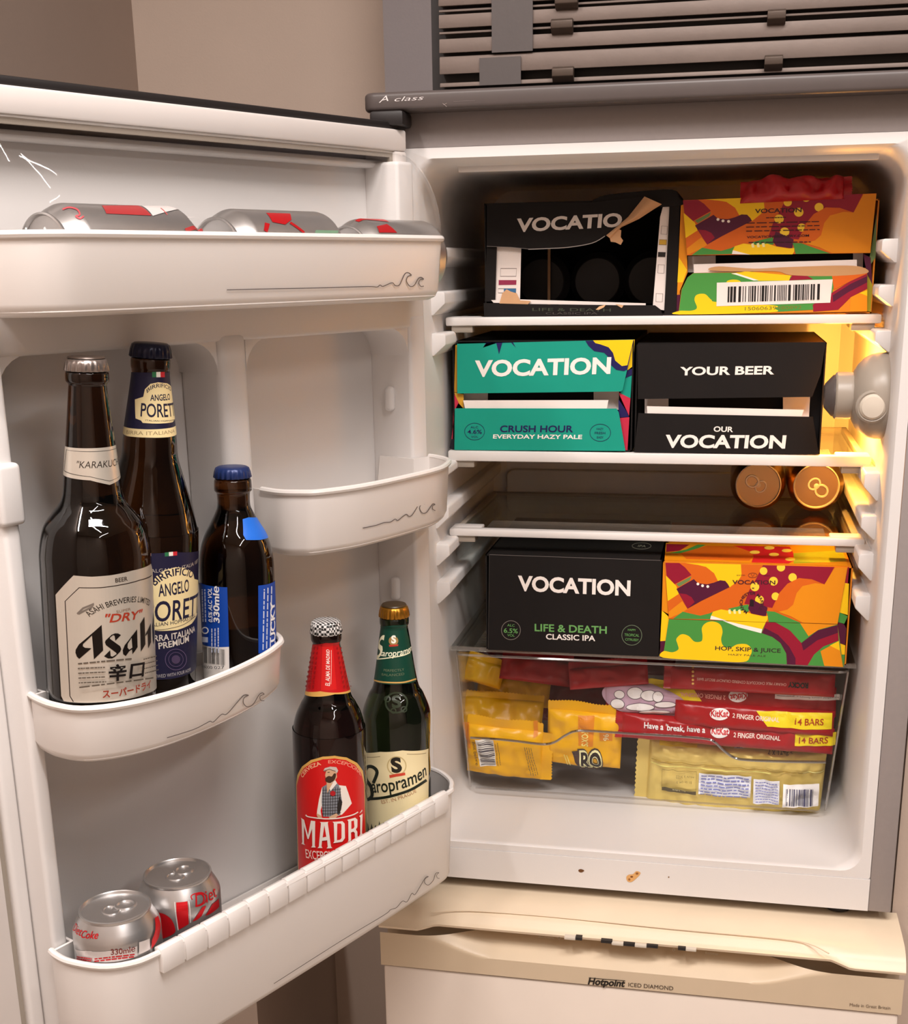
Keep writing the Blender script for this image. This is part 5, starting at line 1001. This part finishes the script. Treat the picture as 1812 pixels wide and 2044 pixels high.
# long multipacks, right
def span(a, b, Y):
    A = at(*a, 1, Y); B = at(*b, 1, Y); v = B - A; return ((a[0] + b[0]) / 2, (a[1] + b[1]) / 2), v.length, math.atan2(-v.z, v.x)
c, w, an = span((1336, 1352), (1664, 1369), .132); o, S = packet('thin red multipack at the top right just under the lid', c, .132, w, .027, .020, 'redfoil', an, .15, 'l', group='red biscuit packets in the drawer')
p = Print(S, kr); p.text('CHUNKY MILK CHOCOLATE COVERED CRUNCHY BISCUIT BARS', (1385, 182), (880, 150), 15, (226, 170, 160), .0); p.text('ROCKY', (1510, 180), (1395, 175), 28, (24, 16, 16), .05)
for i in range(5): p.disc(857, 95 + i * 22, 7, (226, 170, 90))
p.build('printed_design', o)
c, w, an = span((1205, 1392), (1664, 1402), .150); o, S = packet('uppermost of the three long red packs, upside down with a yellow end', c, .150, w, .036, .020, 'redfoil', an, .1, '', group='red biscuit packets in the drawer')
p = Print(S, kr); p.poly([(490, 182), (620, 162), (850, 198), (912, 290), (760, 285), (500, 270)], (230, 190, 20)).text('14 BARS', (695, 206), (540, 196), 26, (214, 130, 20), .01).text('2 FINGER ORIGINAL', (1042, 250), (785, 232), 22, (226, 150, 140), .02)
p.disc(1112, 252, 54, (232, 220, 214), 34).text('KitKat', (1160, 236), (1066, 246), 30, (170, 20, 30), .03).poly([(1322, 235), (1690, 252), (1688, 285), (1320, 268)], (226, 216, 212)).text('No artificial colours, flavours or preservatives', (1684, 266), (1330, 246), 9, (90, 80, 80), 0)
p.poly([(340, 250), (360, 210), (440, 185), (560, 182), (700, 215), (800, 270), (815, 330), (760, 372), (600, 378), (450, 345), (370, 300)], (168, 140, 158), True)
for x, y, r, s2 in ((440, 248, 30, 24), (530, 238, 46, 32), (610, 250, 48, 30), (660, 255, 30, 30), (430, 300, 40, 28), (560, 315, 80, 22), (700, 300, 60, 18), (640, 345, 90, 14)): p.disc(x, y, r, (214, 206, 206), s2).ring(x, y, r, 3, (70, 60, 66), s2)
p.build('printed_design', o)
c, w, an = span((1345, 1421), (1662, 1445), .138); o, S = packet('middle long red pack with slanted yellow end', c, .138, w, .031, .022, 'redfoil', an, .08, '', group='red biscuit packets in the drawer')
p = Print(S, kr); p.poly([(1215, 338), (1648, 358), (1644, 450), (1278, 426)], (236, 190, 20)).text('14 BARS', (1432, 414), (1596, 424), 36, (150, 50, 16), .02).text('2 FINGER ORIGINAL', (1080, 374), (1345, 402), 24, (230, 190, 180), .02).disc(1008, 356, 56, (232, 220, 214), 34).text('KitKat', (958, 368), (1058, 372), 36, (170, 20, 30), .03); p.build('printed_design', o)
c, w, an = span((1238, 1446), (1660, 1480), .142); o, S = packet('lowest long red pack with white slogan along its edge', c, .142, w, .032, .024, 'redfoil', an, .05, 'l', group='red biscuit packets in the drawer')
p = Print(S, kr); p.text("Have a 'break, have a", (580, 436), (926, 462), 32, (236, 226, 220), .02).disc(1010, 455, 54, (232, 220, 214), 34).text('KitKat', (962, 464), (1058, 472), 36, (170, 20, 30), .03).text('2 FINGER ORIGINAL', (1086, 482), (1350, 504), 25, (230, 196, 188), .02).poly([(1436, 458), (1670, 472), (1666, 546), (1432, 536)], (236, 190, 20)).text('14 BARS', (1455, 522), (1622, 530), 36, (150, 50, 16), .02); p.build('printed_design', o)
# gold packet
c, w, an = span((1290, 1545), (1640, 1563), .166); o, S = packet('olive gold foil packet lying at the lower right of the drawer', c, .166, w, .096, .036, 'goldfoil', .035, -.12, 'l', fl=.016, ck=1.5)
p = Print(S, kr); p.text('2 x 124g ℮', (1280, 596), (1428, 604), 18, (70, 56, 24), .0).poly([(665, 512), (884, 520), (880, 560), (665, 552)], (226, 180, 30)).poly([(1092, 535), (1242, 545), (1240, 578), (1090, 570)], (206, 204, 210)).rows(1105, 555, 1230, 560, 2, 0, 10, 6, (90, 90, 120), 2)
p.line([(620, 625), (800, 632), (1080, 655), (1600, 705)], 6, (150, 126, 50)).line([(620, 645), (900, 660), (1300, 690)], 4, (236, 214, 120)).line([(1480, 690), (1600, 700)], 4, (240, 222, 140))
p.line([(682, 670), (878, 680), (874, 804), (680, 796)], 3, (120, 100, 40), closed=True).poly([(680, 778), (875, 788), (874, 806), (680, 798)], (70, 62, 40)).text('Best before', (815, 786), (742, 784), 9, (210, 200, 150), 0).text('NUV 3 2022', (862, 702), (762, 700), 13, (110, 94, 40), 0).text('B1 00 DK 2', (850, 730), (765, 728), 13, (110, 94, 40), 0)
p.poly([(892, 684), (1188, 704), (1180, 820), (888, 800)], (196, 200, 222)).rows(905, 700, 1175, 716, 7, -1, 15, 6, (96, 104, 160), 5).poly([(1200, 708), (1346, 716), (1342, 848), (1196, 838)], (196, 200, 222)).rows(1210, 725, 1335, 732, 8, 0, 13, 5, (110, 116, 164), 6)
p.poly([(1366, 718), (1570, 736), (1564, 862), (1360, 846)], (224, 220, 222)).bars(1382, 742, 1540, 756, -3, 96, (50, 50, 80), 18, 4); p.build('printed_design', o)
# red packet lying on the top right carton
o, S = packet('shiny red packet lying on top of the patterned carton, upper right', (1580, 380), .106, .104, .024, .030, 'redfoil', -.02, .45, 'r', ck=4.0, name='snack_packet', group='red packets')

# ================================================================== slatted aluminium panel on the worktop
sp = thing('slatted_panel', 'slatted aluminium panel bound with grey tape standing on the fridge top', 'panel', (.3, .03, .615))
YS = 0.0; kt = cv(640, 0, 3.02); xl = at(*kt(712, 250), 1, YS).x; XR = .556
zz = lambda y: at(*kt(800, y), 1, YS).z
rows_ = [(497, 524), (341, 446), (231, 318), (84, 168), (-58, 34), (-205, -108), (-350, -255), (-495, -400)]
for i, (y0, y1) in enumerate(rows_):
    z1, z0 = zz(y0), zz(y1); z0 = max(z0, .6152) if i == 0 else z0
    MB().prism([(YS, z0), (YS + .016, z0 + .002), (YS + .016, z1), (YS + .001, z1)], lambda y, z: Vector((xl, y, z)), lambda y, z: Vector((XR, y, z))).build('slat', M['alu'], sp, bevel=.0008)
    if i >= 2: MB().box((xl, YS + .003, z0 - .0045), (XR, YS + .007, z0 - .0028)).build('slat_lip', M['alu'], sp)
MB().box((xl - .011, YS + .017, .6152), (XR, YS + .13, .80)).build('panel_core_with_shade_strip', M['black'], sp)  # black backing, widened past the slats at left to stand in for shadow
for x0, x1, y0, y1 in ((1032, 1278, -500, 318), (958, 1206, 338, 516)):
    a = at(*kt(x0, y1), 1, YS - .0012); b = at(*kt(x1, y0), 1, YS - .0012); MB().box((a.x, YS - .0016, max(.6155, a.z)), (b.x, YS - .0002, b.z)).build('tape_strap', M['strap'], sp)
for x, y, w in ((1388, 108, 132), (1395, 398, 130), (1412, -40, 138), (2690, 52, 115), (2672, 328, 115), ):
    a = at(*kt(x, y + 96), 1, YS - .004); b = at(*kt(x + w, y), 1, YS - .004); zm = a.z + (b.z - a.z) * .35
    g = MB().prism([(YS - .001, a.z), (YS - .0075, zm), (YS - .0075, b.z - .002), (YS - .004, b.z), (YS + .002, b.z), (YS + .002, a.z)], lambda yy, z: Vector((a.x, yy, z)), lambda yy, z: Vector((b.x, yy, z))); g.build('clip', M['clip'], sp, bevel=.0006)
